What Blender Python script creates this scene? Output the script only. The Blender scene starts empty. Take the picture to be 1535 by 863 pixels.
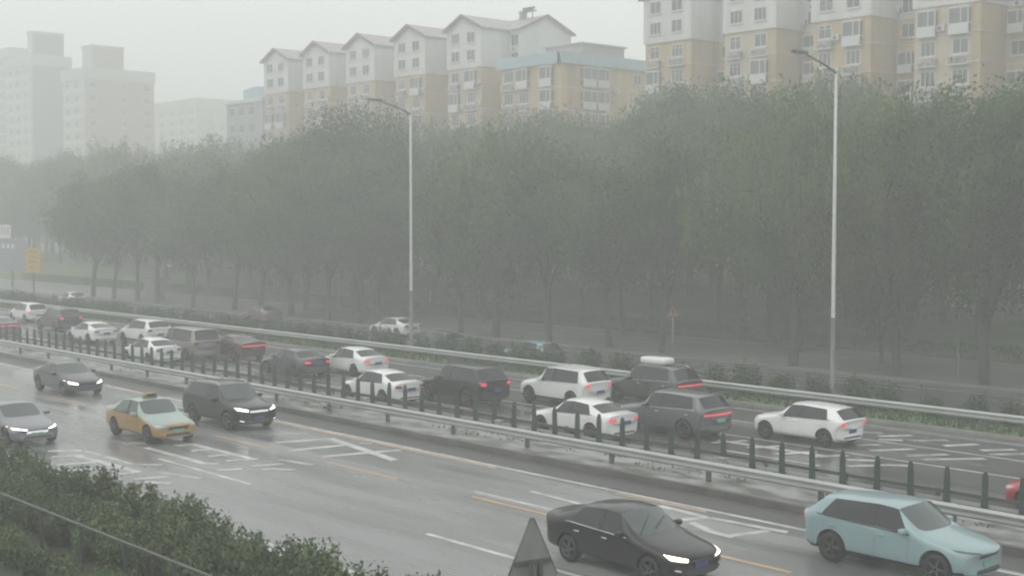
import bpy, bmesh, math, random
import numpy as np
from mathutils import Vector, Matrix
from mathutils.bvhtree import BVHTree

# ---------------------------------------------------------------- camera, sky, sun, exposure
scn = bpy.context.scene
col = scn.collection
R = math.radians
cam_d = bpy.data.cameras.new('camera')
cam = bpy.data.objects.new('camera', cam_d)
col.objects.link(cam)
cam_d.sensor_width = 36.0
cam_d.lens = 2000.0 / 1535.0 * 36.0
cam_d.clip_start = 0.5
cam_d.clip_end = 3000
TH = math.atan(1801 / 2000.0)
PT = math.atan(101.5 / 2000.0)
fwd = Vector((-math.cos(TH) * math.cos(PT), math.sin(TH) * math.cos(PT), -math.sin(PT)))
cam.location = (0, 0, 8.2)
cam.rotation_euler = fwd.to_track_quat('-Z', 'Y').to_euler()
scn.camera = cam

SUN_EL, SUN_AZ = R(58), R(200)
world = bpy.data.worlds.new('World')
scn.world = world
world.use_nodes = True
wn = world.node_tree
bg = wn.nodes['Background']
sky = wn.nodes.new('ShaderNodeTexSky')
sky.sky_type = 'NISHITA'
sky.sun_disc = False
sky.sun_elevation = SUN_EL
sky.sun_rotation = SUN_AZ
sky.dust_density = 6
hs = wn.nodes.new('ShaderNodeHueSaturation')
hs.inputs['Saturation'].default_value = 0.10
mx = wn.nodes.new('ShaderNodeMixRGB')                 # closed cloud cover over the clear sky
mx.inputs['Fac'].default_value = 0.88
mx.inputs['Color2'].default_value = (8.2, 8.45, 8.35, 1)
wn.links.new(sky.outputs[0], hs.inputs['Color'])
wn.links.new(hs.outputs[0], mx.inputs['Color1'])
wn.links.new(mx.outputs[0], bg.inputs['Color'])
bg.inputs['Strength'].default_value = 0.145
sun_d = bpy.data.lights.new('sun', 'SUN')
sun_d.energy = 0.5
sun_d.angle = R(40)
sun_d.color = (1, 0.97, 0.93)
sun = bpy.data.objects.new('sun', sun_d)
col.objects.link(sun)
sun.rotation_euler = (R(90) - SUN_EL, 0, R(180) - SUN_AZ)
scn.view_settings.view_transform = 'Standard'
scn.view_settings.look = 'None'
scn.view_settings.gamma = 1.0
scn.view_settings.exposure = 0.0
scn.view_settings.use_curve_mapping = False
scn.render.engine = 'CYCLES'
cy = scn.cycles
cy.max_bounces = 8
cy.diffuse_bounces = 3
cy.glossy_bounces = 3
cy.transmission_bounces = 2
cy.volume_bounces = 4
cy.transparent_max_bounces = 4
cy.caustics_reflective = False
cy.caustics_refractive = False
cy.use_denoising = True
cy.sample_clamp_indirect = 4
cy.pixel_filter_type = 'BLACKMAN_HARRIS'
cy.filter_width = 2.2

# ---------------------------------------------------------------- materials
MATS = {}


def pmat(name, c, rough=0.6, metal=0.0, var=0.12, scale=3.0, bump=0.0, bscale=40.0, coat=0.0, emit=None, es=0.0, spec=0.5, c2=None, detail=4, stretch=None, objvar=0.0, ramp=(0.3, 0.7)):
    if name in MATS:
        return MATS[name]
    m = bpy.data.materials.new(name)
    m.use_nodes = True
    nt = m.node_tree
    b = nt.nodes['Principled BSDF']
    tc = nt.nodes.new('ShaderNodeTexCoord')
    src = tc.outputs['Object']
    if stretch:
        mp = nt.nodes.new('ShaderNodeMapping')
        mp.inputs['Scale'].default_value = stretch
        nt.links.new(src, mp.inputs['Vector'])
        src = mp.outputs[0]
    nz = nt.nodes.new('ShaderNodeTexNoise')
    nz.inputs['Scale'].default_value = scale
    nz.inputs['Detail'].default_value = detail
    nt.links.new(src, nz.inputs['Vector'])
    rp = nt.nodes.new('ShaderNodeValToRGB')
    rp.color_ramp.elements[0].position, rp.color_ramp.elements[1].position = ramp
    a = [max(0, v * (1 - var)) for v in c]
    d = [min(1, v * (1 + var)) for v in c] if c2 is None else list(c2)
    rp.color_ramp.elements[0].color = (*a, 1)
    rp.color_ramp.elements[1].color = (*d, 1)
    nt.links.new(nz.outputs['Fac'], rp.inputs[0])
    out = rp.outputs[0]
    if objvar:
        oi = nt.nodes.new('ShaderNodeObjectInfo')
        h = nt.nodes.new('ShaderNodeHueSaturation')
        mr = nt.nodes.new('ShaderNodeMapRange')
        mr.inputs['To Min'].default_value = 1 - objvar
        mr.inputs['To Max'].default_value = 1 + objvar
        nt.links.new(oi.outputs['Random'], mr.inputs[0])
        nt.links.new(mr.outputs[0], h.inputs['Value'])
        mr2 = nt.nodes.new('ShaderNodeMapRange')
        mr2.inputs['To Min'].default_value = 0.5 - objvar * 0.09
        mr2.inputs['To Max'].default_value = 0.5 + objvar * 0.05
        m2 = nt.nodes.new('ShaderNodeMath')
        m2.operation = 'FRACT'
        m3 = nt.nodes.new('ShaderNodeMath')
        m3.operation = 'MULTIPLY'
        m3.inputs[1].default_value = 17.3
        nt.links.new(oi.outputs['Random'], m3.inputs[0])
        nt.links.new(m3.outputs[0], m2.inputs[0])
        nt.links.new(m2.outputs[0], mr2.inputs[0])
        nt.links.new(mr2.outputs[0], h.inputs['Hue'])
        nt.links.new(out, h.inputs['Color'])
        out = h.outputs[0]
    nt.links.new(out, b.inputs['Base Color'])
    b.inputs['Roughness'].default_value = rough
    b.inputs['Metallic'].default_value = metal
    b.inputs['Specular IOR Level'].default_value = spec
    if coat:
        b.inputs['Coat Weight'].default_value = coat
        b.inputs['Coat Roughness'].default_value = 0.06
    if emit:
        b.inputs['Emission Color'].default_value = (*emit, 1)
        b.inputs['Emission Strength'].default_value = es
    if bump:
        n2 = nt.nodes.new('ShaderNodeTexNoise')
        n2.inputs['Scale'].default_value = bscale
        n2.inputs['Detail'].default_value = 5
        nt.links.new(src, n2.inputs['Vector'])
        bp = nt.nodes.new('ShaderNodeBump')
        bp.inputs['Strength'].default_value = bump
        bp.inputs['Distance'].default_value = 0.02
        nt.links.new(n2.outputs['Fac'], bp.inputs['Height'])
        nt.links.new(bp.outputs[0], b.inputs['Normal'])
    MATS[name] = m
    return m


def asphalt_mat(name, c, r0, r1, wear=0.3):
    m = bpy.data.materials.new(name)
    m.use_nodes = True
    nt = m.node_tree
    L = nt.links.new
    b = nt.nodes['Principled BSDF']
    tc = nt.nodes.new('ShaderNodeTexCoord')
    mp = nt.nodes.new('ShaderNodeMapping')
    mp.inputs['Scale'].default_value = (0.06, 0.55, 1)
    L(tc.outputs['Object'], mp.inputs['Vector'])
    n1 = nt.nodes.new('ShaderNodeTexNoise')
    n1.inputs['Scale'].default_value = 1.6
    n1.inputs['Detail'].default_value = 2.5
    L(mp.outputs[0], n1.inputs['Vector'])
    n2 = nt.nodes.new('ShaderNodeTexNoise')
    n2.inputs['Scale'].default_value = 60
    n2.inputs['Detail'].default_value = 4
    L(tc.outputs['Object'], n2.inputs['Vector'])
    rp = nt.nodes.new('ShaderNodeValToRGB')
    rp.color_ramp.elements[0].position = 0.32
    rp.color_ramp.elements[1].position = 0.72
    rp.color_ramp.elements[0].color = (*[v * (1 - wear) for v in c], 1)
    rp.color_ramp.elements[1].color = (*[v * (1 + wear) for v in c], 1)
    L(n1.outputs['Fac'], rp.inputs[0])
    mxx = nt.nodes.new('ShaderNodeMixRGB')
    mxx.blend_type = 'OVERLAY'
    mxx.inputs['Fac'].default_value = 0.35
    L(rp.outputs[0], mxx.inputs['Color1'])
    L(n2.outputs['Fac'], mxx.inputs['Color2'])
    L(mxx.outputs[0], b.inputs['Base Color'])
    mr = nt.nodes.new('ShaderNodeMapRange')
    mr.inputs['From Min'].default_value = 0.3
    mr.inputs['From Max'].default_value = 0.7
    mr.inputs['To Min'].default_value = r0
    mr.inputs['To Max'].default_value = r1
    L(n1.outputs['Fac'], mr.inputs[0])
    L(mr.outputs[0], b.inputs['Roughness'])
    n3 = nt.nodes.new('ShaderNodeTexNoise')
    n3.inputs['Scale'].default_value = 9
    n3.inputs['Detail'].default_value = 6
    L(tc.outputs['Object'], n3.inputs['Vector'])
    bp = nt.nodes.new('ShaderNodeBump')
    bp.inputs['Strength'].default_value = 0.25
    bp.inputs['Distance'].default_value = 0.02
    L(n3.outputs['Fac'], bp.inputs['Height'])
    L(bp.outputs[0], b.inputs['Normal'])
    b.inputs['Specular IOR Level'].default_value = 0.8
    MATS[name] = m
    return m


def leaf_mat(name, c, c2, objvar=0.15, trans=0.3, scale=0.6):
    m = pmat(name, c, rough=0.55, c2=c2, scale=scale, objvar=objvar, spec=0.35)
    nt = m.node_tree
    b = nt.nodes['Principled BSDF']
    src = b.inputs['Base Color'].links[0].from_socket
    tr = nt.nodes.new('ShaderNodeBsdfTranslucent')
    nt.links.new(src, tr.inputs['Color'])
    ms = nt.nodes.new('ShaderNodeMixShader')
    ms.inputs['Fac'].default_value = trans
    nt.links.new(b.outputs[0], ms.inputs[1])
    nt.links.new(tr.outputs[0], ms.inputs[2])
    nt.links.new(ms.outputs[0], nt.nodes['Material Output'].inputs['Surface'])
    return m


# ---------------------------------------------------------------- helpers
def tag(o, label=None, cat=None, group=None, kind=None):
    if label:
        o['label'] = label
    if cat:
        o['category'] = cat
    if group:
        o['group'] = group
    if kind:
        o['kind'] = kind
    return o


def empty(name, loc=(0, 0, 0), rz=0.0):
    o = bpy.data.objects.new(name, None)
    col.objects.link(o)
    o.empty_display_size = 0.2
    o.location = loc
    o.rotation_euler = (0, 0, rz)
    return o


def add(name, me, parent=None, mat=None, loc=None, rz=None):
    o = bpy.data.objects.new(name, me)
    col.objects.link(o)
    if parent is not None:
        o.parent = parent
    if mat is not None:
        ms = mat if isinstance(mat, (list, tuple)) else [mat]
        while len(me.materials) < len(ms):
            me.materials.append(ms[len(me.materials)])
        for i, mm in enumerate(ms):
            if o.material_slots[i].material != mm:
                o.material_slots[i].link = 'OBJECT'
                o.material_slots[i].material = mm
    if loc is not None:
        o.location = loc
    if rz is not None:
        o.rotation_euler = (0, 0, rz)
    return o


def copy_tree(o, parent=None):
    c = o.copy()
    col.objects.link(c)
    if parent is not None:
        c.parent = parent
    for ch in o.children:
        copy_tree(ch, c)
    return c


class MB:
    def __init__(s):
        s.v = []
        s.f = []
        s.sm = []

    def _a(s, vs, fs, smooth=False):
        n = len(s.v)
        s.v += [tuple(p) for p in vs]
        s.f += [tuple(i + n for i in f) for f in fs]
        s.sm += [smooth] * len(fs)
        return s

    def box(s, x0, x1, y0, y1, z0, z1):
        return s._a([(x0, y0, z0), (x1, y0, z0), (x1, y1, z0), (x0, y1, z0), (x0, y0, z1), (x1, y0, z1), (x1, y1, z1), (x0, y1, z1)],
                    [(0, 3, 2, 1), (4, 5, 6, 7), (0, 1, 5, 4), (1, 2, 6, 5), (2, 3, 7, 6), (3, 0, 4, 7)])

    def quad(s, *p):
        return s._a(p, [tuple(range(len(p)))])

    def prism(s, prof, axis, a0, a1):
        """closed 2-D outline extruded along an axis; prof gives the two other coordinates in order"""
        n = len(prof)

        def P(u, v, a):
            return (a, u, v) if axis == 'x' else (u, a, v) if axis == 'y' else (u, v, a)
        vs = [P(u, v, a0) for u, v in prof] + [P(u, v, a1) for u, v in prof]
        fs = [tuple(range(n - 1, -1, -1)), tuple(range(n, 2 * n))] + [(i, (i + 1) % n, n + (i + 1) % n, n + i) for i in range(n)]
        return s._a(vs, fs)

    def tube(s, pts, rad, n=8, cap=True):
        pts = [Vector(p) for p in pts]
        if not isinstance(rad, (list, tuple)):
            rad = [rad] * len(pts)
        vs = []
        u = None
        for i, p in enumerate(pts):
            d = (pts[min(i + 1, len(pts) - 1)] - pts[max(i - 1, 0)])
            d = d.normalized() if d.length > 1e-9 else Vector((0, 0, 1))
            if u is None:
                u = d.orthogonal().normalized()
            u = (u - d * u.dot(d))
            u = u.normalized() if u.length > 1e-6 else d.orthogonal().normalized()
            w = d.cross(u)
            for k in range(n):
                a = 2 * math.pi * k / n
                vs.append(p + (u * math.cos(a) + w * math.sin(a)) * rad[i])
        fs = [(i * n + k, i * n + (k + 1) % n, (i + 1) * n + (k + 1) % n, (i + 1) * n + k) for i in range(len(pts) - 1) for k in range(n)]
        s._a(vs, fs, True)
        if cap:
            b = len(s.v) - len(vs)
            s.f += [tuple(b + k for k in range(n - 1, -1, -1)), tuple(b + (len(pts) - 1) * n + k for k in range(n))]
            s.sm += [False, False]
        return s

    def lathe(s, prof, axis='z', n=24, c=(0, 0, 0), close=False):
        vs = []
        for r, h in prof:
            for k in range(n):
                a = 2 * math.pi * k / n
                x, y = r * math.cos(a), r * math.sin(a)
                vs.append((c[0] + x, c[1] + y, c[2] + h) if axis == 'z' else (c[0] + x, c[1] + h, c[2] + y))
        m = len(prof)
        fs = [(i * n + k, i * n + (k + 1) % n, ((i + 1) % m) * n + (k + 1) % n, ((i + 1) % m) * n + k) for i in range(m if close else m - 1) for k in range(n)]
        return s._a(vs, fs, True)

    def sell(s, c, r, e=0.45, n=14, m=9, rot=None):
        """superellipsoid: a soft-edged block"""
        def pw(v):
            return math.copysign(abs(v) ** e, v)
        vs = []
        for i in range(1, m):
            la = -math.pi / 2 + math.pi * i / m
            for k in range(n):
                lo = 2 * math.pi * (k + .5) / n
                vs.append(Vector((pw(math.cos(la)) * pw(math.cos(lo)) * r[0], pw(math.cos(la)) * pw(math.sin(lo)) * r[1], pw(math.sin(la)) * r[2])))
        vs += [Vector((0, 0, -r[2])), Vector((0, 0, r[2]))]
        if rot is not None:
            vs = [rot @ v for v in vs]
        vs = [v + Vector(c) for v in vs]
        q = (m - 1) * n
        fs = [(i * n + k, i * n + (k + 1) % n, (i + 1) * n + (k + 1) % n, (i + 1) * n + k) for i in range(m - 2) for k in range(n)]
        fs += [(q, (k + 1) % n, k) for k in range(n)] + [(q + 1, (m - 2) * n + k, (m - 2) * n + (k + 1) % n) for k in range(n)]
        return s._a(vs, fs, True)

    def mesh(s, name):
        me = bpy.data.meshes.new(name)
        me.from_pydata(s.v, [], s.f)
        me.polygons.foreach_set('use_smooth', s.sm)
        me.update()
        return me

    def build(s, name, mat, parent=None, loc=None, rz=None):
        return add(name, s.mesh(name), parent, mat, loc, rz)


def np_mesh(name, V, F, N=None):
    """V (n,3), F (m,k) -> mesh, fast"""
    me = bpy.data.meshes.new(name)
    k = F.shape[1]
    me.vertices.add(len(V))
    me.vertices.foreach_set('co', V.astype(np.float32).ravel())
    me.loops.add(F.size)
    me.loops.foreach_set('vertex_index', F.astype(np.int32).ravel())
    me.polygons.add(len(F))
    me.polygons.foreach_set('loop_start', np.arange(0, F.size, k, dtype=np.int32))
    me.update(calc_edges=True)
    if N is not None:
        me.polygons.foreach_set('use_smooth', np.ones(len(F), dtype=bool))
        me.normals_split_custom_set_from_vertices(N.astype(np.float32))
    return me


XL, XR = -900.0, 120.0
# ---------------------------------------------------------------- ground, roads, verges
m_asph = asphalt_mat('wet_asphalt', (0.20, 0.202, 0.202), 0.13, 0.38)
m_asph2 = asphalt_mat('wet_asphalt_worn', (0.115, 0.115, 0.112), 0.12, 0.34)
m_pave = asphalt_mat('wet_paving', (0.19, 0.185, 0.175), 0.3, 0.5, 0.15)
m_earth = pmat('wet_earth', (0.05, 0.055, 0.035), 0.8, c2=(0.035, 0.06, 0.022), scale=0.4, bump=0.6, bscale=6)
m_lawn = pmat('lawn', (0.075, 0.135, 0.05), 0.8, c2=(0.125, 0.19, 0.075), scale=0.25, bump=0.5, bscale=10)
m_conc = pmat('wet_concrete', (0.22, 0.215, 0.20), 0.45, c2=(0.34, 0.33, 0.31), scale=1.2, bump=0.4, bscale=8)
m_median = pmat('median_soil', (0.09, 0.09, 0.078), 0.45, c2=(0.33, 0.33, 0.32), ramp=(0.40, 0.62), scale=1.7, bump=1.0, bscale=5, stretch=(0.45, 1.1, 1), detail=7)
m_white = pmat('road_paint_white', (0.34, 0.34, 0.335), 0.35, c2=(0.68, 0.68, 0.66), scale=1.6, detail=8)
m_worn = pmat('road_paint_worn', (0.20, 0.20, 0.20), 0.35, c2=(0.55, 0.55, 0.54), scale=2.2, detail=6)
m_orange = pmat('road_paint_orange', (0.50, 0.30, 0.13), 0.4, c2=(0.62, 0.42, 0.22), scale=1.5)


def sheet(name, y0, y1, z0, z1=None, mat=None, x0=XL, x1=XR, nx=1):
    z1 = z0 if z1 is None else z1
    mb = MB()
    for i in range(nx):
        a, b = x0 + (x1 - x0) * i / nx, x0 + (x1 - x0) * (i + 1) / nx
        mb.quad((a, y0, z0), (b, y0, z0), (b, y1, z1), (a, y1, z1))
    return tag(mb.build(name, mat), kind='structure')


ground = sheet('ground', -70, 470, -0.8, None, m_earth)
ground['label'] = 'dark wet earth below everything'
tag(MB().box(XL, XR, -40, 17.12, -0.75, 0.02).build('near_verge', m_earth), kind='structure')
tag(MB().box(XL, XR, 17.12, 17.36, -0.5, 0.13).build('near_kerb', pmat('near_kerb_pale', (0.42, 0.42, 0.41), 0.4, var=0.15)), kind='structure')
road_a = sheet('near_carriageway', 17.37, 30.95, 0.0, None, m_asph)
tag(MB().prism([(30.96, -0.4), (34.3, -0.4), (34.3, 0.2), (33.2, 0.24), (32.2, 0.23), (30.98, 0.18)], 'x', XL, XR).build('median_strip', m_median), kind='structure')
kerb = tag(MB().box(XL, XR, 30.78, 30.955, -0.3, 0.205).build('median_kerb', pmat('kerb_dark', (0.10, 0.095, 0.085), 0.5, c2=(0.17, 0.165, 0.15), scale=0.8)), kind='structure')
shoulder = sheet('shoulder', 29.42, 30.775, 0.004, None, asphalt_mat('gutter_asphalt', (0.055, 0.053, 0.048), 0.4, 0.6))
road_b = sheet('far_carriageway', 34.31, 47.02, 0.0, None, m_asph2)
tag(MB().box(XL, XR, 47.03, 47.2, -0.4, 0.12).build('far_kerb', m_conc), kind='structure')
tag(MB().prism([(47.21, -0.6), (52.5, -0.6), (52.5, -0.40), (50.5, -0.05), (47.21, 0.08)], 'x', XL, XR).build('grass_verge', m_lawn), kind='structure')
tag(MB().box(XL, XR, 52.51, 52.68, -0.75, -0.37).build('verge_kerb', m_conc), kind='structure')
frontage = sheet('frontage_road', 52.69, 64.2, -0.5, None, m_asph2)
tag(MB().box(XL, XR, 64.21, 75.6, -0.75, -0.37).build('pavement', m_pave), kind='structure')
# park ground, rising in low mounds
rng = random.Random(4)
mb = MB()
nx, ny = 90, 16
ys = [75.61, 76.6, 78, 80, 82.5, 85, 88, 91, 94, 98, 104, 115, 140, 200, 300, 460]
xs = [XL + (XR - XL) * i / (nx - 1) for i in range(nx)]
for y in ys:
    for x in xs:
        k = min(1, max(0, (y - 76) / 18))
        z = -0.40 + 1.9 * k * k * (3 - 2 * k) + (0.5 * math.sin(x * 0.052 + 1) + 0.35 * math.sin(x * 0.11 + y * 0.05)) * k
        mb.v.append((x, y, z))
for j in range(ny - 1):
    for i in range(nx - 1):
        mb.f.append((j * nx + i, j * nx + i + 1, (j + 1) * nx + i + 1, (j + 1) * nx + i))
        mb.sm.append(True)
tag(mb.build('park_lawn', m_lawn), kind='structure')


def park_z(x, y):
    k = min(1, max(0, (y - 76) / 18))
    return -0.40 + 1.9 * k * k * (3 - 2 * k) + (0.5 * math.sin(x * 0.052 + 1) + 0.35 * math.sin(x * 0.11 + y * 0.05)) * k


# ---- painted markings (children of their carriageway)
def line(parent, name, x0, x1, t, w, mat, z=0.004, t1=None):
    t1 = t if t1 is None else t1
    mb = MB()
    n = max(1, int(abs(x1 - x0) / 8))
    for i in range(n):
        a, b = i / n, (i + 1) / n
        xa, xb = x0 + (x1 - x0) * a, x0 + (x1 - x0) * b
        ta, tb = t + (t1 - t) * a, t + (t1 - t) * b
        mb.quad((xa, ta - w / 2, z), (xb, tb - w / 2, z), (xb, tb + w / 2, z), (xa, ta + w / 2, z))
    return mb.build(name, mat, parent)


def stroke(parent, p, q, w, mat, z=0.004, name='painted_stroke'):
    p, q = Vector((*p, 0)), Vector((*q, 0))
    d = (q - p).normalized()
    n = Vector((-d.y, d.x, 0)) * w / 2
    j = d * w * 0.15
    mb = MB()
    pts = [p - n - j * 0.2, (p + q) / 2 - n * 0.95, q - n + j, q + n * 0.9, (p + q) / 2 + n * 1.04, p + n * 0.92 - j]
    mb.quad(*[(v.x, v.y, z) for v in pts])
    return mb.build(name, mat, parent)


line(road_a, 'edge_line', XL, XR, 17.82, 0.20, m_white)
line(road_a, 'edge_line', XL, XR, 29.20, 0.17, m_white)
for a, b in ((-150, -96), (-52, -33), (-27.5, -24), (-62, -58)):
    line(road_a, 'old_orange_line', a, b, 28.98, 0.13, m_orange)
x = -42.1 - 15 * 12.0
for i in range(16):                                        # dashes between the first two lanes
    a = -42.1 + (i - 9) * 14.9
    line(road_a, 'lane_dash', a, a + 6.1, 21.5, 0.16, m_white)
for i in range(20):
    a = -45.2 + (i - 12) * 7.6
    line(road_a, 'lane_dash', a, a + 3.9, 25.42, 0.15, m_orange)
line(road_a, 'lane_dash', -30.5, -23.0, 25.95, 0.15, m_white)
line(road_a, 'lane_dash', -29.4, -26.0, 27.25, 0.16, m_white, t1=27.0)
L1 = [((-46.1, 19.3), (-45.4, 20.2)), ((-44.8, 19.6), (-40.2, 19.85)), ((-44.8, 18.9), (-44.4, 19.8)), ((-43.2, 18.4), (-42.85, 19.7)), ((-42.0, 18.3), (-41.5, 19.65)),
      ((-40.5, 18.5), (-40.2, 19.65)), ((-39.2, 19.2), (-38.9, 20.15)), ((-38.5, 19.2), (-37.8, 19.7))]
L1w = [((-45.4, 20.3), (-41.6, 20.3)), ((-41.6, 20.3), (-40.9, 21.0)), ((-39.7, 20.3), (-37.9, 20.8))]
L2 = [((-45.8, 22.0), (-45.35, 22.65)), ((-44.4, 22.2), (-40.15, 22.2)), ((-40.15, 22.2), (-39.85, 22.5)), ((-44.05, 23.2), (-43.93, 23.85)), ((-43.95, 23.8), (-39.6, 23.85)),
      ((-42.7, 23.1), (-42.45, 23.85)), ((-41.3, 23.0), (-41.1, 23.75)), ((-40.1, 23.0), (-39.8, 23.8)), ((-38.8, 21.9), (-38.45, 22.6)), ((-38.65, 23.1), (-38.3, 24.1)), ((-37.9, 23.1), (-37.15, 23.8))]
L3 = [((-42.2, 26.3), (-41.55, 28.4)), ((-40.4, 25.7), (-40.05, 28.0)), ((-38.6, 25.85), (-37.9, 28.7)), ((-41.7, 28.3), (-36.4, 27.35))]
L3w = [((-44.2, 27.2), (-43.2, 28.3)), ((-40.1, 28.6), (-39.6, 28.75)), ((-39.1, 24.5), (-37.5, 24.75))]
L4 = [((-25.4, 28.6), (-23.6, 28.45)), ((-23.8, 27.7), (-23.5, 28.5)), ((-23.4, 27.65), (-22.3, 27.2)), ((-22.3, 27.2), (-21.6, 27.15)), ((-21.75, 27.1), (-21.45, 28.4)), ((-23.4, 28.45), (-21.0, 28.65))]
for ss, mm, w in ((L1, m_white, 0.30), (L1w, m_worn, 0.26), (L2, m_white, 0.28), (L3, m_white, 0.36), (L3w, m_worn, 0.28), (L4, m_white, 0.26)):
    for i, (p, q) in enumerate(ss):
        stroke(road_a, p, q, w, mm, z=0.004 + 0.0007 * i)
# far carriageway
line(road_b, 'edge_line', XL, XR, 46.1, 0.15, m_worn)
line(road_b, 'edge_line', XL, XR, 34.75, 0.14, m_white)
line(road_b, 'lane_line', -60, XR, 40.15, 0.15, m_white)
line(road_b, 'lane_line', -60, XR, 43.15, 0.15, m_white)
for i in range(26):
    for t in (37.3, 40.15, 43.15):
        a = -66 - i * 9.0
        if t == 37.3:
            a += 40
        line(road_b, 'lane_dash', a - 4, a, t, 0.14, m_white)
FC = [((-29.2, 44.3), (-28.5, 44.9)), ((-28.1, 44.1), (-27.4, 45.2)), ((-27.7, 43.5), (-27.0, 43.9)), ((-26.7, 44.1), (-25.9, 45.2)), ((-25.3, 44.0), (-24.7, 45.2)), ((-23.9, 44.1), (-23.2, 45.1)), ((-23.3, 43.5), (-22.5, 44.6)),
      ((-27.5, 41.7), (-27.0, 42.4)), ((-26.5, 41.1), (-25.7, 42.5)), ((-25.1, 41.1), (-24.3, 42.4)), ((-24.3, 40.9), (-23.0, 42.6)), ((-26.0, 38.9), (-25.3, 39.5)), ((-25.3, 37.9), (-24.5, 39.2)), ((-24.5, 39.1), (-24.0, 39.5)),
      ((-33.0, 38.6), (-32.4, 39.6)), ((-31.4, 38.2), (-30.8, 39.5)), ((-29.8, 38.3), (-29.2, 39.5)), ((-28.3, 38.0), (-27.7, 39.4)), ((-27.2, 38.4), (-26.5, 39.6)), ((-31.6, 38.8), (-27.0, 38.9))]
for i, (p, q) in enumerate(FC):
    stroke(road_b, p, q, 0.34, m_white if i % 3 else m_worn, z=0.004 + 0.0006 * i)
line(frontage, 'lane_line', XL, XR, 58.6, 0.14, m_worn)

# ---------------------------------------------------------------- guard rails
m_galv = pmat('galvanised_steel', (0.42, 0.43, 0.42), 0.42, metal=0.3, var=0.14, scale=1.5, stretch=(0.3, 1, 3))
m_galv_d = pmat('weathered_steel', (0.13, 0.13, 0.125), 0.5, metal=0.4, var=0.2, scale=3)
m_green = pmat('green_painted_steel', (0.030, 0.062, 0.048), 0.4, var=0.25, scale=2, coat=0.3)
m_greend = pmat('dark_green_rail', (0.05, 0.06, 0.055), 0.45, var=0.2)


def wbeam(yc, zc, face, h=0.31, d=0.085):
    """W section outline (y, z); face -1 looks to the camera side"""
    p = [(0, -.5), (.55, -.42), (1, -.30), (1, -.20), (.35, -.08), (.35, .08), (1, .20), (1, .30), (.55, .42), (0, .5)]
    front = [(yc + face * a * d, zc + b * h) for a, b in p]
    back = [(yc + face * (a * d - 0.012), zc + b * h) for a, b in reversed(p)]
    return front + back


def guard_rail(name, t, zbase, ztop, face, x0, x1, sp, first, label, mat_beam, mat_post, seg=8.0):
    root = empty(name, (first, t, zbase))
    tag(root, label, 'guard rail')
    n = int((x1 - x0) / seg)
    base_me = None
    for i in range(n):
        a = x0 + i * seg
        if base_me is None:
            mb = MB()
            mb.prism(wbeam(0, ztop - 0.16, face), 'x', 0.006, seg - 0.006)
            base_me = mb.mesh('beam')
        add('beam', base_me, root, mat_beam, loc=(a - first, 0, -zbase))
    k0 = math.ceil((x0 - first) / sp)
    pm = MB()
    y0, y1 = sorted((-face * 0.055, -face * 0.17))
    pm.box(-0.065, 0.065, y0, y1, -0.3, ztop - zbase - 0.02)
    yb0, yb1 = sorted((-face * 0.002, -face * 0.054))
    pm.box(-0.09, 0.09, yb0, yb1, ztop - zbase - 0.30, ztop - zbase - 0.03)
    pme = pm.mesh('post')
    k = k0
    while first + k * sp < x1:
        add('post', pme, root, mat_post, loc=(k * sp, 0, 0))
        k += 1
    return root


guard_rail('guard_rail', 31.5, 0.2, 0.86, -1, -176, 8, 4.1, -34.3, 'bright galvanised guard rail along the near edge of the median', m_galv, m_galv_d)
guard_rail('guard_rail', 47.75, 0.06, 0.84, -1, -240, 0, 4.0, -34.0, 'galvanised guard rail along the grass verge beyond the queueing cars', m_galv, m_galv_d)
# green anti-glare fence on the far side of the median
gf = empty('glare_fence', (-22.72, 33.75, 0.22))
tag(gf, 'green anti-glare fence of upright plates on a low rail along the median', 'fence')
mb = MB()
prof = [(-0.10, 0.0), (0.10, 0.0), (0.085, 0.80), (0.06, 0.98), (0.025, 1.035), (-0.025, 1.035), (-0.06, 0.98), (-0.085, 0.80)]
mb.prism(prof, 'y', -0.022, 0.022)
mb.prism([(-0.03, 0.02), (0.03, 0.02), (0.02, 0.95), (-0.02, 0.95)], 'y', -0.045, -0.0221)
plate = mb.mesh('plate')
fb = MB().box(-0.1, 0.1, -0.07, 0.07, -0.2, 0.10).mesh('foot')
rg = random.Random(11)
for i in range(-72, 9):
    o = add('glare_plate', plate, gf, m_green, loc=(i * 1.128 + rg.uniform(-.03, .03), 0, 0.10))
    o.rotation_euler = (0, rg.uniform(-.02, .02), R(38) + rg.uniform(-.12, .12))
seg = MB().box(0.003, 8.997, 0.10, 0.16, 0.34, 0.44).mesh('rail')
seg2 = MB().box(0.003, 8.997, 0.10, 0.15, 0.12, 0.21).mesh('rail_low')
pp = MB().box(-0.05, 0.05, 0.161, 0.24, -0.3, 0.46).mesh('fence_post')
for i in range(-10, 3):
    add('rail', seg, gf, m_greend, loc=(i * 9.0, 0, 0))
    add('rail', seg2, gf, m_galv, loc=(i * 9.0, 0, 0))
for i in range(-30, 9):
    add('post', pp, gf, m_galv_d, loc=(i * 3.0, 0, 0))
# small white marker boxes on the fence foot
m_box = pmat('marker_white', (0.34, 0.34, 0.33), 0.5, var=0.15)
for xx in (-46.4, -37.8, -27.0, -59.0):
    b = MB()
    b.box(-0.13, 0.13, -0.10, 0.10, 0.0, 0.36)
    b.box(-0.15, 0.15, -0.12, 0.12, 0.361, 0.40)
    tag(b.build('marker_box', m_box, None, (xx, 33.35, 0.22)), 'small pale marker box at the foot of the green anti-glare fence', 'marker box', 'pale boxes at the foot of the median fence')

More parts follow.
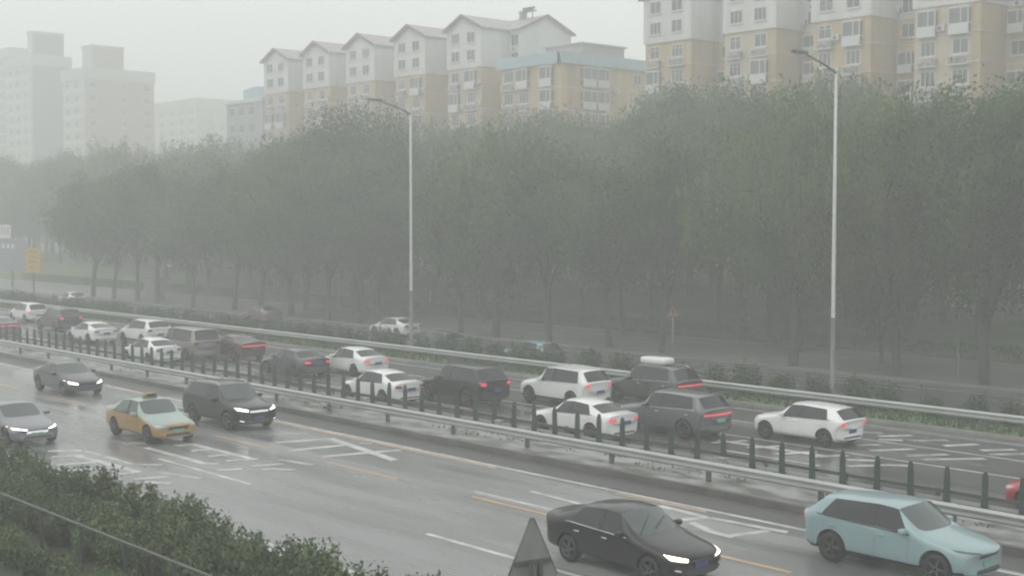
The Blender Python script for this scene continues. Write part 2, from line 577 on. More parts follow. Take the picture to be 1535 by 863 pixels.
# ---------------------------------------------------------------- haze (rain-filled air)
hz = MB().box(-960, 180, -120, 520, -1.9, 68).build('haze', None)
hz['kind'] = 'stuff'
hm = bpy.data.materials.new('rain_haze')
hm.use_nodes = True
hn = hm.node_tree
hn.nodes.clear()
ho = hn.nodes.new('ShaderNodeOutputMaterial')
pv = hn.nodes.new('ShaderNodeVolumePrincipled')
pv.inputs['Color'].default_value = (0.985, 0.992, 0.985, 1)
pv.inputs['Density'].default_value = 0.0038
pv.inputs['Anisotropy'].default_value = 0.0
hn.links.new(pv.outputs[0], ho.inputs['Volume'])
hz.data.materials.append(hm)

# ---------------------------------------------------------------- apartment buildings
m_brick = pmat('ochre_brick', (0.46, 0.35, 0.19), 0.8, var=0.22, scale=0.9, bump=0.2, bscale=12, stretch=(1, 1, .10), detail=6)
m_cream = pmat('cream_render', (0.50, 0.42, 0.30), 0.8, var=0.1, scale=0.6)
m_clad = pmat('white_cladding', (0.60, 0.60, 0.58), 0.6, var=0.12, scale=0.9, stretch=(1, 1, 0.10), detail=6)
m_roof = pmat('grey_roof_sheet', (0.36, 0.33, 0.33), 0.6, var=0.12, scale=0.8)
m_barge = pmat('brown_barge_board', (0.17, 0.10, 0.085), 0.6, var=0.15)
m_wframe = pmat('white_window_frame', (0.62, 0.62, 0.61), 0.5, var=0.06)
m_glass = pmat('window_glass', (0.07, 0.085, 0.09), 0.12, c2=(0.16, 0.17, 0.17), scale=0.35, spec=0.6)
m_glassd = pmat('window_glass_dark', (0.035, 0.04, 0.045), 0.12, c2=(0.10, 0.11, 0.11), scale=0.4, spec=0.6)
m_band = pmat('pale_floor_band', (0.58, 0.55, 0.50), 0.7, var=0.08)
m_blue = pmat('blue_metal_canopy', (0.32, 0.45, 0.50), 0.5, var=0.1, scale=1.2, stretch=(3, 3, .3))
m_ac = pmat('air_conditioner_white', (0.58, 0.58, 0.56), 0.5, var=0.12, scale=4)
m_acd = pmat('air_conditioner_grille', (0.10, 0.10, 0.10), 0.6)
m_junk = pmat('balcony_clutter', (0.12, 0.11, 0.10), 0.8, c2=(0.30, 0.27, 0.24), scale=3)
WC = {}


def window(parent, x, y, z, w, h, face='-y', mull=1, glass=None, trans=False):
    """casement standing proud of the wall: frame with its pane as sub-part"""
    key = (round(w, 2), round(h, 2), mull, trans)
    if key not in WC:
        f = MB()
        t = 0.09
        f.box(0, w, -0.10, 0, 0, t)
        f.box(0, w, -0.10, 0, h - t, h)
        f.box(0, t, -0.10, 0, t, h - t)
        f.box(w - t, w, -0.10, 0, t, h - t)
        for i in range(mull):
            xm = w * (i + 1) / (mull + 1)
            f.box(xm - t * .4, xm + t * .4, -0.09, -0.005, t, h - t)
        if trans:
            f.box(t, w - t, -0.088, -0.004, h * .68, h * .68 + t * .7)
        f.box(-0.06, w + 0.06, -0.17, 0, -0.08, -0.001)
        p = MB().box(t, w - t, -0.055, -0.012, t, h - t)
        WC[key] = (f.mesh('window'), p.mesh('pane'))
    fm, pm = WC[key]
    o = add('window', fm, parent, m_wframe, loc=(x, y, z), rz=0 if face == '-y' else R(90))
    add('pane', pm, o, glass or m_glass)
    return o


def balcony(parent, x, y, z, w, d=0.65, h=0.95, face='-y'):
    key = ('bal', round(w, 2), d, h)
    if key not in WC:
        b = MB()
        b.box(0, w, -d, 0, 0, 0.12)
        t = 0.06
        b.box(0, w, -d, -d + t, h - t, h)
        b.box(0, t, -d + t, 0, h - t, h)
        b.box(w - t, w, -d + t, 0, h - t, h)
        n = max(3, int(w / 0.28))
        for i in range(n + 1):
            xx = (w - 0.05) * i / n
            b.box(xx, xx + 0.05, -d + 0.002, -d + 0.045, 0.12, h - t)
        j = MB()
        rr = random.Random(int(w * 100))
        xx = 0.1
        while xx < w - 0.35:
            ww = rr.uniform(0.18, 0.4)
            hh = rr.uniform(0.25, 0.7)
            j.box(xx, xx + ww, -d + 0.12, -0.1, 0.121, 0.12 + hh)
            xx += ww + rr.uniform(0.05, 0.2)
        WC[key] = (b.mesh('balcony'), j.mesh('stored_goods'))
    bm_, jm = WC[key]
    o = add('balcony', bm_, parent, m_wframe, loc=(x, y, z), rz=0 if face == '-y' else R(90))
    add('stored_goods', jm, o, m_junk)
    return o


def glazed_bay(parent, x, y, z, w, h, d=0.6, face='-y'):
    key = ('bay', round(w, 2), round(h, 2), d)
    if key not in WC:
        f = MB()
        t = 0.09
        for zz in (0, h * .38, h - t):
            f.box(0, w, -d, -d + t, zz, zz + t)
            f.box(0, t, -d + t, 0, zz, zz + t)
            f.box(w - t, w, -d + t, 0, zz, zz + t)
        for xx in (0.0, w * .62 - t / 2, w - t):
            f.box(xx + 0.001, xx + t - 0.001, -d + 0.002, -d + t - 0.002, t, h - t)
        f.box(0.002, w - 0.002, -d + 0.01, -0.001, h, h + 0.06)
        g = MB().box(t * .5, w - t * .5, -d + 0.03, -0.002, 0.05, h - 0.04)
        pn = MB().box(t, w - t, -d + 0.012, -d + 0.028, t, h * .38)
        WC[key] = (f.mesh('bay_window'), g.mesh('pane'), pn.mesh('apron'))
    fm, gm, am = WC[key]
    o = add('bay_window', fm, parent, m_wframe, loc=(x, y, z), rz=0 if face == '-y' else R(90))
    add('pane', gm, o, m_glass)
    add('apron', am, o, m_wframe)
    return o


acm = MB().box(0, 0.85, -0.34, -0.02, 0, 0.6).mesh('air_conditioner')
acg = MB().lathe([(0.22, -0.345), (0.22, -0.36), (0.0, -0.36)], 'y', 14, (0.32, 0, 0.3)).mesh('fan_grille')


def aircon(parent, x, y, z, face='-y'):
    o = add('air_conditioner', acm, parent, m_ac, loc=(x, y, z), rz=0 if face == '-y' else R(90))
    add('fan_grille', acg, o, m_acd)


T0, ZB, ZE, ZP = 120.0, 29.2, 34.55, 36.6
HW = 3.55


def section(xc, label, seed, low=False, lft=6.05, rgt=6.05, right_gable=False):
    """one stair section: projecting gabled bay in front of a slab; origin at the bay front centre"""
    rr = random.Random(seed)
    root = empty('apartment_block', (xc, T0, 0))
    tag(root, label, 'building', 'gabled apartment blocks behind the trees')
    MB().box(-HW, HW, 0, 5.0, 0, ZB - 0.001).box(-lft, rgt - 0.01, 5.001, 14.7, 0, ZB - 0.001).build('brick_wall', m_brick, root)
    # cream facing strip on the front of the bay
    MB().box(-HW + 0.02, HW - 0.9, -0.05, -0.001, 0, ZB - 0.002).build('front_facing', m_cream if seed % 2 else m_brick, root)
    u = MB()
    p = HW + 0.15
    u.prism([(-p, ZB), (p, ZB), (p, ZE), (0, ZP - 0.25), (-p, ZE)], 'y', -0.25, 5.0)
    u.prism([(5.001, ZB), (14.7, ZB), (14.7, ZE), (9.7, ZP + 0.05), (5.001, ZE)], 'x', -lft, rgt - 0.01)
    u.build('upper_wall', m_clad, root)
    r = MB()
    e, th = p + 0.4, 0.2
    s = (ZP - 0.25 - ZE) / p
    zl = ZE - 0.4 * s
    r.prism([(-e, zl + 0.02), (0, ZP - 0.23), (e, zl + 0.02), (e, zl + 0.02 + th), (0, ZP - 0.23 + th), (-e, zl + 0.02 + th)], 'y', -0.75, 9.7)
    r.prism([(4.55, ZE - 0.15), (9.7, ZP + 0.06), (15.1, ZE - 0.15), (15.1, ZE + 0.05), (9.7, ZP + 0.28), (4.55, ZE + 0.05)], 'x', -lft, rgt + (0.45 if right_gable else -0.01))
    ro = r.build('roof', m_roof, root)
    bb = MB()
    bb.prism([(-e - .02, zl - 0.12), (0, ZP - 0.40), (e + .02, zl - 0.12), (e + .02, zl + 0.30), (0, ZP + 0.04), (-e - .02, zl + 0.30)], 'y', -0.81, -0.752)
    if right_gable:
        bb.prism([(4.5, ZE - 0.3), (9.7, ZP - 0.1), (15.15, ZE - 0.3), (15.15, ZE + 0.10), (9.7, ZP + 0.33), (4.5, ZE + 0.10)], 'x', rgt + 0.452, rgt + 0.51)
    bb.build('barge_board', m_barge, ro)
    if rr.random() < 0.7:
        MB().box(1.5, 2.3, 8.8, 9.6, ZP - 0.6, ZP + 1.0).box(1.4, 2.4, 8.7, 9.7, ZP + 1.001, ZP + 1.12).build('chimney', m_conc, ro)
    # bands
    for k in range(5):
        z = ZB - 2.95 * (k + 1) + 0.15
        b = MB()
        b.box(-HW - 0.03, HW + 0.03, -0.10, -0.051, z, z + 0.14)
        b.box(HW + 0.001, HW + 0.05, -0.051, 5.0, z, z + 0.14)
        b.box(HW + 0.051, rgt - 0.02, 4.95, 5.0, z, z + 0.14)
        b.build('floor_band', m_band, root)
    for zz in (ZB + 0.95, ZB + 3.4):
        for x0, w in ((-2.6, 1.75), (0.75, 1.7)):
            window(root, x0, -0.25, zz, w, 1.5, mull=rr.choice((1, 1, 2)), glass=rr.choice((m_glass, m_glassd)))
    for k in range(5):
        zt = ZB - 0.35 - 2.95 * k
        for x0, w in ((-3.0, 2.05), (0.45, 2.15)):
            q = rr.random()
            if q < 0.34:
                glazed_bay(root, x0, -0.05, zt - 2.65, w, 2.6)
            else:
                window(root, x0 + 0.2, -0.05, zt - 1.55, w - 0.4, 1.5, mull=rr.choice((1, 2, 2)), glass=rr.choice((m_glass, m_glassd)), trans=rr.random() < .4)
                balcony(root, x0, -0.05, zt - 2.65, w)
            if rr.random() < 0.45:
                aircon(root, x0 + w + 0.03, -0.05, zt - 2.2 + rr.uniform(-.2, .4))
        # windows of the recess between the bays
        glazed_bay(root, HW + 0.4, 5.0, zt - 2.4, 1.7, 2.2, d=0.75) if rr.random() < 0.5 else window(root, HW + 0.5, 5.0, zt - 1.6, 1.6, 1.5, mull=1, glass=m_glassd)
        if rr.random() < 0.6:
            aircon(root, HW + 2.0, 5.0, zt - 2.6)
    for zz in (ZB + 0.6, ZB + 3.1):
        window(root, HW + 0.55, 5.0, zz, 1.5, 1.6, mull=1, glass=m_glassd)
        if rr.random() < 0.7:
            aircon(root, HW + 0.25, 4.2, zz + 0.1, face='x') if rr.random() < 0.5 else aircon(root, HW + 0.9, 5.0, zz - 0.75)
    return root


LX = [-191.4, -179.6, -167.6, -155.3, -143.0]
ordn = ['fifth', 'fourth', 'third', 'second']
for i, xc in enumerate(LX[:4]):
    section(xc, 'white-topped gabled apartment block, %s of its row from the blue-roofed building' % ordn[i], i + 1, lft=5.95, rgt=6.1)
last = section(LX[4], 'white-topped gabled apartment block next to the blue-roofed building', 9, lft=5.95, rgt=6.05, right_gable=True)
rt_solar = MB()
rt_solar.box(2.6, 4.8, 8.2, 9.2, ZP + 0.9, ZP + 1.0)
rt_solar.tube([(2.6, 8.6, ZP + 1.3), (4.8, 8.6, ZP + 1.3)], 0.22, 10)
rt_solar.box(2.8, 2.9, 8.5, 8.6, ZP - 0.4, ZP + 0.9).box(4.5, 4.6, 8.5, 8.6, ZP - 0.4, ZP + 0.9)
rt_solar.build('water_tank', m_galv_d, last)
RX = [-105.7, -93.6, -81.65, -69.5, -57.4]
rl = ['tall ochre and white apartment block standing against the blue-roofed building', 'tall ochre and white apartment block, second of the tall ones counted from the blue-roofed building',
      'tall ochre and white apartment block behind the nearer lamp post head', 'tall ochre and white apartment block at the end of the visible row', 'last ochre apartment block, mostly cut off beside the visible row']
for i, xc in enumerate(RX):
    section(xc, rl[i], 20 + i, lft=5.95, rgt=6.1)

# lower building with blue canopy roof
bl = empty('canopy_building', (-129.0, T0, 0))
tag(bl, 'low ochre building with a pale blue metal canopy roof among the gabled blocks', 'building')
MB().box(-6.4, 5.26, 0, 17.2, 0, 28.5).build('brick_wall', m_brick, bl)
cp = MB()
cp.prism([(-7.0, 28.3), (5.75, 28.3), (5.3, 29.75), (-6.5, 29.75)], 'y', -0.5, 0.3)
cp.prism([(-0.5, 28.302), (17.4, 28.302), (17.4, 29.752), (-0.5, 29.752)], 'x', 4.9, 5.72)
cp.box(-6.4, 4.9, 0.31, 17.2, 29.5, 29.7)
rf = cp.build('roof', m_blue, bl)
MB().box(-3.0, 4.0, 5, 13, 29.701, 31.3).box(-3.3, 4.3, 4.7, 13.3, 31.301, 31.5).build('roof_shed', m_roof, rf)
rr = random.Random(77)
for k in range(5):
    zt = 28.1 - 2.95 * k
    for x0 in (-6.0, -3.0, 1.6):
        if rr.random() < .3:
            glazed_bay(bl, x0, 0, zt - 2.65, 2.2, 2.6)
        else:
            window(bl, x0 + .2, 0, zt - 1.6, 1.9, 1.5, mull=2, glass=rr.choice((m_glass, m_glassd)))
            balcony(bl, x0, 0, zt - 2.7, 2.3)
    if k < 3:
        glazed_bay(bl, 5.26, 3.4, zt - 2.6, 2.4, 2.5, face='x')
        glazed_bay(bl, 5.26, 6.1, zt - 2.6, 2.2, 2.5, face='x')
    window(bl, 5.26, 13.4, zt - 1.7, 1.6, 1.4, face='x', glass=m_glassd)
    if k:
        b = MB()
        b.box(-6.42, 5.28, -0.06, -0.001, zt + 0.1, zt + 0.24).box(5.261, 5.31, 0, 17.2, zt + 0.1, zt + 0.24)
        b.build('floor_band', m_band, bl)
aircon(bl, 5.27, 9.5, 25.0, face='x')

# lower block at the other end of the row, with a small blue shed on its roof
b2 = empty('apartment_block', (-203.0, T0 + 1, 0))
tag(b2, 'short flat-roofed apartment block with a blue roof shed where the gabled row ends', 'building')
MB().box(-6.6, 5.4, 0, 13, 0, 28.4).build('wall', pmat('blue_grey_render', (0.36, 0.38, 0.40), 0.8, var=0.12, scale=0.8, stretch=(1, 1, .1)), b2)
rf = MB().box(-6.9, 5.5, -0.3, 13.3, 28.401, 29.0).build('roof', m_clad, b2)
MB().prism([(-3.5, 29.001), (4.8, 29.001), (4.8, 30.9), (0.6, 31.3), (-3.5, 30.9)], 'y', 1.5, 8).build('roof_shed', m_blue, rf)
for k in range(5):
    for x0 in (-5.6, -2.4, 0.9):
        window(b2, x0, 0, 26.2 - 2.95 * k, 1.9, 1.6, mull=2, glass=m_glassd)
    window(b2, 5.4, 4, 26.2 - 2.95 * k, 1.6, 1.5, face='x', glass=m_glassd)

# towers far off in the rain
m_tw = pmat('tower_pale_render', (0.41, 0.405, 0.40), 0.8, var=0.06, scale=0.3)
m_tb = pmat('tower_brown_tile', (0.30, 0.235, 0.20), 0.8, var=0.08, scale=0.3)
m_tg = pmat('tower_grey_tile', (0.17, 0.165, 0.18), 0.8, var=0.08, scale=0.3)


def tower(name, x0, x1, y0, y1, zt, label, mats, pent, cols_f, cols_s, fh=3.3, nf=10, zoff=2.2):
    root = empty(name, ((x0 + x1) / 2, y0, 0))
    tag(root, label, 'building')
    w, d = x1 - x0, y1 - y0
    MB().box(-w / 2, w / 2, 0, d, 0, zt - 3.0).build('wall', mats[0], root)
    MB().box(w / 2 + 0.001, w / 2 + 0.35, 0.6, d, 0, zt - 3.0).build('side_wall', mats[1], root)
    rf = MB().box(-w / 2 - 0.3, w / 2 + 0.6, -0.4, d + 0.3, zt - 2.999, zt).build('parapet', m_tw, root)
    if pent:
        a, b, c, e, zp = pent
        ph = MB().box(a, b, c, e, zt + 0.001, zp).box(a - .3, b + .3, c - .3, e + .3, zp + 0.001, zp + 0.5).build('penthouse', m_tw, root)
        MB().box(b + 0.001, b + 0.2, c + .5, e, zt + 0.2, zp - 0.2).build('penthouse_side', mats[1], ph)
    for k in range(nf):
        z = zt - 3 - zoff - fh * k
        for cx, cw in cols_f:
            window(root, -w / 2 + cx, 0, z, cw, 1.6, mull=1, glass=m_glassd)
        for cy_, cw in cols_s:
            window(root, w / 2 + 0.35, cy_, z, cw, 1.6, face='x', mull=1, glass=m_glassd)
        MB().box(-w / 2 - 0.05, w / 2 - 0.2, -0.12, -0.001, z - 0.9, z - 0.45).build('floor_band', m_band, root)
    return root


tower('tower_block', -384, -366, 150, 161.5, 54.0, 'pale tower block with a dark grey blank side fading in the rain', (m_tw, m_tg), (6.0, 9.2, 0.5, 9.5, 60.0), ((3, 2.2), (8, 2.4), (13.5, 1.6)), ())
tower('tower_block', -345, -332, 150, 169.5, 47.6, 'brown tower block with pale window strips and roof block beside the grey-sided tower', (m_tw, m_tb), (-2.0, 3.5, 3.5, 12.5, 53.5), ((2, 2.2), (7.5, 2.2)), ((1.2, 2.0), (10.3, 1.3), (16.4, 2.2)))
tower('tower_block', -420, -401, 158, 172, 60.0, 'dark grey slab tower cut off beside the pale tower', (m_tg, m_tg), None, ((5, 2), (12, 2)), ())
tower('distant_block', -440, -404, 222, 240, 49.0, 'faint flat-roofed block in the mist beyond the brown tower', (m_tw, m_tw), None, ((3, 3), (10, 3), (17, 3), (24, 3), (31, 3)), (), nf=6)
tower('distant_block', -399, -372, 226, 244, 43.0, 'faint lower block in the mist behind the gabled row end', (m_tw, m_tw), None, ((3, 3), (10, 3), (17, 3)), (), nf=5)

# ---------------------------------------------------------------- vegetation
m_bark = pmat('wet_bark', (0.045, 0.038, 0.032), 0.7, var=0.3, scale=4, bump=0.6, bscale=18, stretch=(1, 1, .25))
m_leafA = leaf_mat('foliage_mid', (0.060, 0.118, 0.038), (0.15, 0.225, 0.085), scale=0.42, trans=0.5)
m_leafB = leaf_mat('foliage_dark', (0.05, 0.088, 0.036), (0.10, 0.145, 0.06), trans=0.45)
m_leafC = leaf_mat('foliage_willow', (0.075, 0.135, 0.04), (0.18, 0.25, 0.085), scale=0.4, trans=0.5)
m_hedge = leaf_mat('hedge_leaf', (0.040, 0.078, 0.030), (0.085, 0.135, 0.05), scale=2.5)
m_shrub = leaf_mat('roadside_shrub_leaf', (0.07, 0.12, 0.045), (0.17, 0.225, 0.095), scale=3.0, objvar=0.22)
m_shrub2 = leaf_mat('roadside_shrub_young_leaf', (0.06, 0.10, 0.022), (0.11, 0.15, 0.04), scale=3.0, objvar=0.2)


def leaves(C, size, rs, wr=0.5, droop=0.0, N=None):
    n = len(C)
    u = rs.normal(size=(n, 3))
    u[:, 2] -= droop * 2.5
    u /= np.linalg.norm(u, axis=1, keepdims=True) + 1e-9
    r = rs.normal(size=(n, 3))
    v = np.cross(u, r)
    v /= np.linalg.norm(v, axis=1, keepdims=True) + 1e-9
    s = size * rs.uniform(0.65, 1.35, size=(n, 1))
    a = u * s * 0.5
    b = v * s * wr * 0.5
    V = np.stack([C - a, C + b - a * 0.1, C + a, C - b - a * 0.1], 1).reshape(-1, 3)
    F = np.arange(n * 4).reshape(n, 4)
    if N is not None:
        # wind every leaf to the outside of its clump and share the clump's rounded shading
        g = np.cross(b, a)
        flip = np.einsum('ij,ij->i', g, N) < 0
        F[flip] = F[flip][:, ::-1]
        N = N / (np.linalg.norm(N, axis=1, keepdims=True) + 1e-9)
        return V, F, np.repeat(N, 4, axis=0)
    return V, F


def tree_meshes(seed, h, rx, style, nleaf=30000, base=0.30):
    rs = np.random.RandomState(seed)
    rr = random.Random(seed)
    tb = MB()
    hb = h * base
    lean = Vector((rr.uniform(-.3, .3), rr.uniform(-.3, .3), 0))
    r0 = 0.0125 * h + 0.03
    tp = [Vector((0, 0, -0.4)), Vector((0, 0, 0.05)), lean * .3 + Vector((0, 0, hb * .5)), lean + Vector((0, 0, hb))]
    tb.tube(tp, [r0 * 1.45, r0 * 1.15, r0, r0 * .92], 9)
    nodes = []
    nl = rr.randint(4, 6)
    for i in range(nl):
        a = 2 * math.pi * (i + rr.uniform(-.25, .25)) / nl
        k = rr.uniform(.55, 1.0) if i else 0.12
        reach = rx * .62 * k
        top = h * rr.uniform(.66, .86) if i else h * .93
        st = tp[-1] - Vector((0, 0, rr.uniform(0, hb * .22)))
        d = Vector((math.cos(a), math.sin(a), 0))
        pts = [st, st + d * reach * .35 + Vector((0, 0, (top - hb) * .28)), st + d * reach * .72 + Vector((rr.uniform(-.3, .3), rr.uniform(-.3, .3), (top - hb) * .62)), st + d * reach + Vector((0, 0, top - hb))]
        rl_ = r0 * rr.uniform(.5, .68)
        tb.tube(pts, [rl_, rl_ * .72, rl_ * .45, rl_ * .12], 6)
        nodes += pts[2:]
        for q in range(4):
            b0 = pts[1].lerp(pts[2], rr.random()) if q < 3 else pts[2].lerp(pts[3], .5)
            aa = a + rr.uniform(-1.4, 1.4)
            e = b0 + Vector((math.cos(aa), math.sin(aa), 0)) * rx * rr.uniform(.3, .55) + Vector((0, 0, rr.uniform(.05, .22) * h))
            m = b0.lerp(e, .5) + Vector((0, 0, -.02 * h))
            tb.tube([b0, m, e], [rl_ * .42, rl_ * .28, rl_ * .06], 5, cap=False)
            nodes += [m, e]
    # clump centres through the crown
    zc, rz = h * (base + 1.02) / 2, h * (1 - base) / 2 * 1.02
    cl = []
    ncl = 190 if style != 'willow' else 150
    ph = rs.uniform(0, 6.28, 6)
    while len(cl) < ncl:
        p = rs.uniform(-1, 1, 3)
        q = np.linalg.norm(p)
        if q > 1 or q < 0.25 or rs.rand() > q ** 1.2:
            continue
        th = math.atan2(p[1], p[0])
        lump = 0.86 + 0.16 * math.sin(3 * th + ph[0]) * math.cos(2.3 * p[2] + ph[1]) + 0.10 * math.sin(5 * th + ph[2] + 3 * p[2])
        if q > lump:
            continue
        taper = 1.0 - 0.22 * max(0, p[2]) if style != 'dark' else 1.0
        if p[2] < -0.55:
            taper *= 0.85
        cl.append((p[0] * rx * taper, p[1] * rx * taper, zc + p[2] * rz))
    cl += [tuple(n_) for n_ in nodes]
    cl = np.array(cl)
    per = nleaf // len(cl)
    Cs, Ns = [], []
    cen = np.array([0, 0, zc])
    for c in cl:
        n0 = sum(len(q) for q in Cs)
        if style == 'willow':
            ns = 5
            for s_ in range(ns):
                b0 = c + rs.normal(size=3) * np.array([.55, .55, .35])
                ln = rs.uniform(1.0, 2.6)
                k = max(4, per // ns)
                tt = rs.rand(k, 1)
                sw = rs.normal(size=(1, 3)) * np.array([.25, .25, 0])
                Cs.append(b0 + sw * tt + np.array([0, 0, -1.0]) * ln * tt + rs.normal(size=(k, 3)) * np.array([.13, .13, .1]))
        else:
            sg = rs.uniform(.42, .72) * (rx / 4.2)
            Cs.append(c + rs.normal(size=(per, 3)) * np.array([sg, sg, sg * .72]))
        new = np.concatenate(Cs)[n0:] if style == 'willow' else Cs[-1]
        lc = new - c
        lc[:, 2] += 0.0 if style != 'willow' else 0.6
        Ns.append(0.55 * lc / (np.abs(lc).mean() * 2 + 1e-6) + 0.55 * (new - cen) / np.array([rx, rx, rz]) + np.array([0, 0, .22]) + rs.normal(size=new.shape) * .16)
    C = np.concatenate(Cs)
    V, F, N = leaves(C, 0.215 if style != 'willow' else 0.25, rs, 0.55 if style != 'willow' else 0.30, 0.25 if style != 'willow' else 1.0, np.concatenate(Ns))
    return tb.mesh('trunk'), np_mesh('crown', V, F, N)


PROTO = {}
for key, args in {'a': (1, 12.5, 4.0, 'round'), 'b': (2, 13.5, 4.4, 'round'), 'c': (3, 12.0, 3.7, 'round'), 'w': (4, 13.0, 4.6, 'willow', 32000, .26),
                  'x': (5, 14.0, 4.9, 'willow', 34000, .24), 'd': (6, 15.0, 5.0, 'dark', 34000, .18), 'e': (7, 14.5, 4.4, 'round', 30000, .22)}.items():
    PROTO[key] = tree_meshes(*args) + (args[1],)
TL = {'round': 'leafy roadside tree with a round crown and forked trunk', 'willow': 'tall willow-like tree with drooping pale green crown', 'dark': 'dense dark green tree'}


def tree(kind, x, y, z, h, rz, label, group, sxy=1.0, mat=None):
    tm, cm, ph = PROTO[kind]
    o = empty('tree', (x, y, z), rz)
    s = h / ph
    o.scale = (s * sxy, s * sxy, s)
    tag(o, label, 'tree', group)
    add('trunk', tm, o, m_bark)
    add('crown', cm, o, mat or {'w': m_leafC, 'x': m_leafC, 'd': m_leafB}.get(kind, m_leafA))
    return o


rr = random.Random(5)
front = [(-142.5, 13.2), (-137.4, 12), (-132, 14), (-127.0, 14.6), (-119, 12.8), (-111.8, 14.2), (-107.0, 13.8), (-101.3, 15), (-95.6, 13), (-90.4, 12.6), (-78.3, 13.4), (-73.7, 15), (-68.0, 13.6), (-62.6, 12.6), (-57.8, 14.2),
         (-47.4, 15), (-40.3, 14.6), (-35.1, 15.4), (-27.6, 14.6)]
for i, (x, h) in enumerate(front):
    k = {-47.4: 'x', -40.3: 'w', -35.1: 'e', -27.6: 'x', -73.7: 'w', -101.3: 'w'}.get(x, 'abcab'[i % 5])
    lab = ('tall willow-like tree with drooping pale green crown at the far kerb of the frontage road' if k in 'wx' else 'leafy round-crowned tree with forked trunk at the far kerb of the frontage road')
    tree(k, x, 65.0 + rr.uniform(-.3, .3), -0.38, h * rr.uniform(.96, 1.06) * (1.06 if k in 'wx' else 1), rr.uniform(0, 6.28), lab, 'trees along the frontage road', rr.uniform(1.0, 1.15))
for row, (y0, x0, x1, sp, hs_) in enumerate(((73, -100, -30, 17, 13.5), (82, -160, -32, 6.8, 15.2), (90, -238, -36, 6.4, 16.3), (98, -262, -42, 6.0, 16.3), (106, -290, -46, 6.2, 16.8))):
    x = x0
    while x < x1:
        yy = y0 + rr.uniform(-2.2, 2.2)
        k = rr.choice('abcabwx' if y0 < 88 else 'abcewx' if x < -70 else 'wxebwxe')
        h = hs_ * rr.uniform(.84, 1.10)
        tl = {'w': 'pale drooping willow-like tree', 'x': 'pale drooping willow-like tree', 'd': 'dark dense tree'}.get(k, 'round-crowned green tree')
        tree(k, x + rr.uniform(-1.6, 1.6), yy, (park_z(x, yy) if yy > 75.6 else -0.37) - 0.05, h * (1.0 if x < y0 * -0.86 else 1.08) * (1.0 if k not in 'wx' else 1.07), rr.uniform(0, 6.28),
             tl + (' standing in the paved strip behind the frontage road' if y0 < 75 else ' in the dense wood between the pavement and the apartment blocks'), 'trees of the wood', rr.uniform(.95, 1.15))
        x += sp * rr.uniform(.8, 1.2)
for x, y, h in ((-108.5, 71, 16.6), (-102.0, 72.5, 19.2), (-96.0, 71, 16.2)):
    tree('d', x, y, -0.37, h, rr.uniform(0, 6.28), 'dense dark green tree rising above the wood in front of the gabled blocks', 'dark trees in the pavement', 0.92)
for x, y, h in ((-44.5, 70, 7.0), (-52.0, 72, 5.5)):
    tree('d', x, y, -0.37, h, rr.uniform(0, 6.28), 'low dark bushy tree at the edge of the pavement', 'low dark trees in the pavement', 1.1)
# clipped low hedge along the pavement
rs = np.random.RandomState(8)
for i in range(34):
    x0 = -190 + i * 5.0
    n = 1500
    C = np.stack([rs.uniform(0, 4.9, n), rs.uniform(0, 1.3, n), 1.0 * rs.rand(n) ** .5 + rs.normal(size=n) * .05], 1)
    if i < 3:
        V, F = leaves(C, 0.17, rs, .6)
        HM = locals().setdefault('HMS', [])
        HM.append(np_mesh('low_hedge', V, F))
    o = add('low_hedge', HM[i % 3], None, m_hedge, loc=(x0, 75.8, -0.42))
    tag(o, 'length of low clipped hedge along the back of the pavement', 'hedge', 'low hedge behind the pavement')


def bush_mesh(seed, h, r, stems, whorls, lpw, leaf):
    rs = np.random.RandomState(seed)
    st = MB()
    Cs = []
    for i in range(stems):
        a = rs.uniform(0, 6.28)
        q = math.sqrt(rs.rand()) * r
        b = Vector((math.cos(a) * q * .55, math.sin(a) * q * .55, 0))
        hh = h * rs.uniform(.5, 1.12) * (1 - .2 * (q / r) ** 2)
        t = Vector((math.cos(a) * q + rs.normal() * .05, math.sin(a) * q + rs.normal() * .05, hh))
        if i % 3 == 0:
            st.tube([b, b.lerp(t, .5), t], [.011, .008, .003], 4, cap=False)
        for k in range(whorls):
            f = 0.12 + 0.88 * (k + rs.rand() * .8) / whorls
            p = np.array(b.lerp(t, min(1, f)))
            Cs.append(p + rs.normal(size=(lpw, 3)) * leaf * np.array([.62, .62, .4]))
    C = np.concatenate(Cs)
    N = (C - np.array([0, 0, h * .45])) / np.array([r, r, h * .5]) + np.array([0, 0, .35]) + rs.normal(size=C.shape) * .45
    V, F, N = leaves(C, leaf, rs, .5, -0.35, N)
    return st.mesh('stem'), np_mesh('foliage', V, F, N)


def bush(pr, name, x, y, z, s, rz, label, group, mat):
    o = empty(name, (x, y, z), rz)
    o.scale = (s, s, s)
    tag(o, label, 'shrub', group)
    add('stem', pr[0], o, m_bark)
    add('foliage', pr[1], o, mat)
    return o


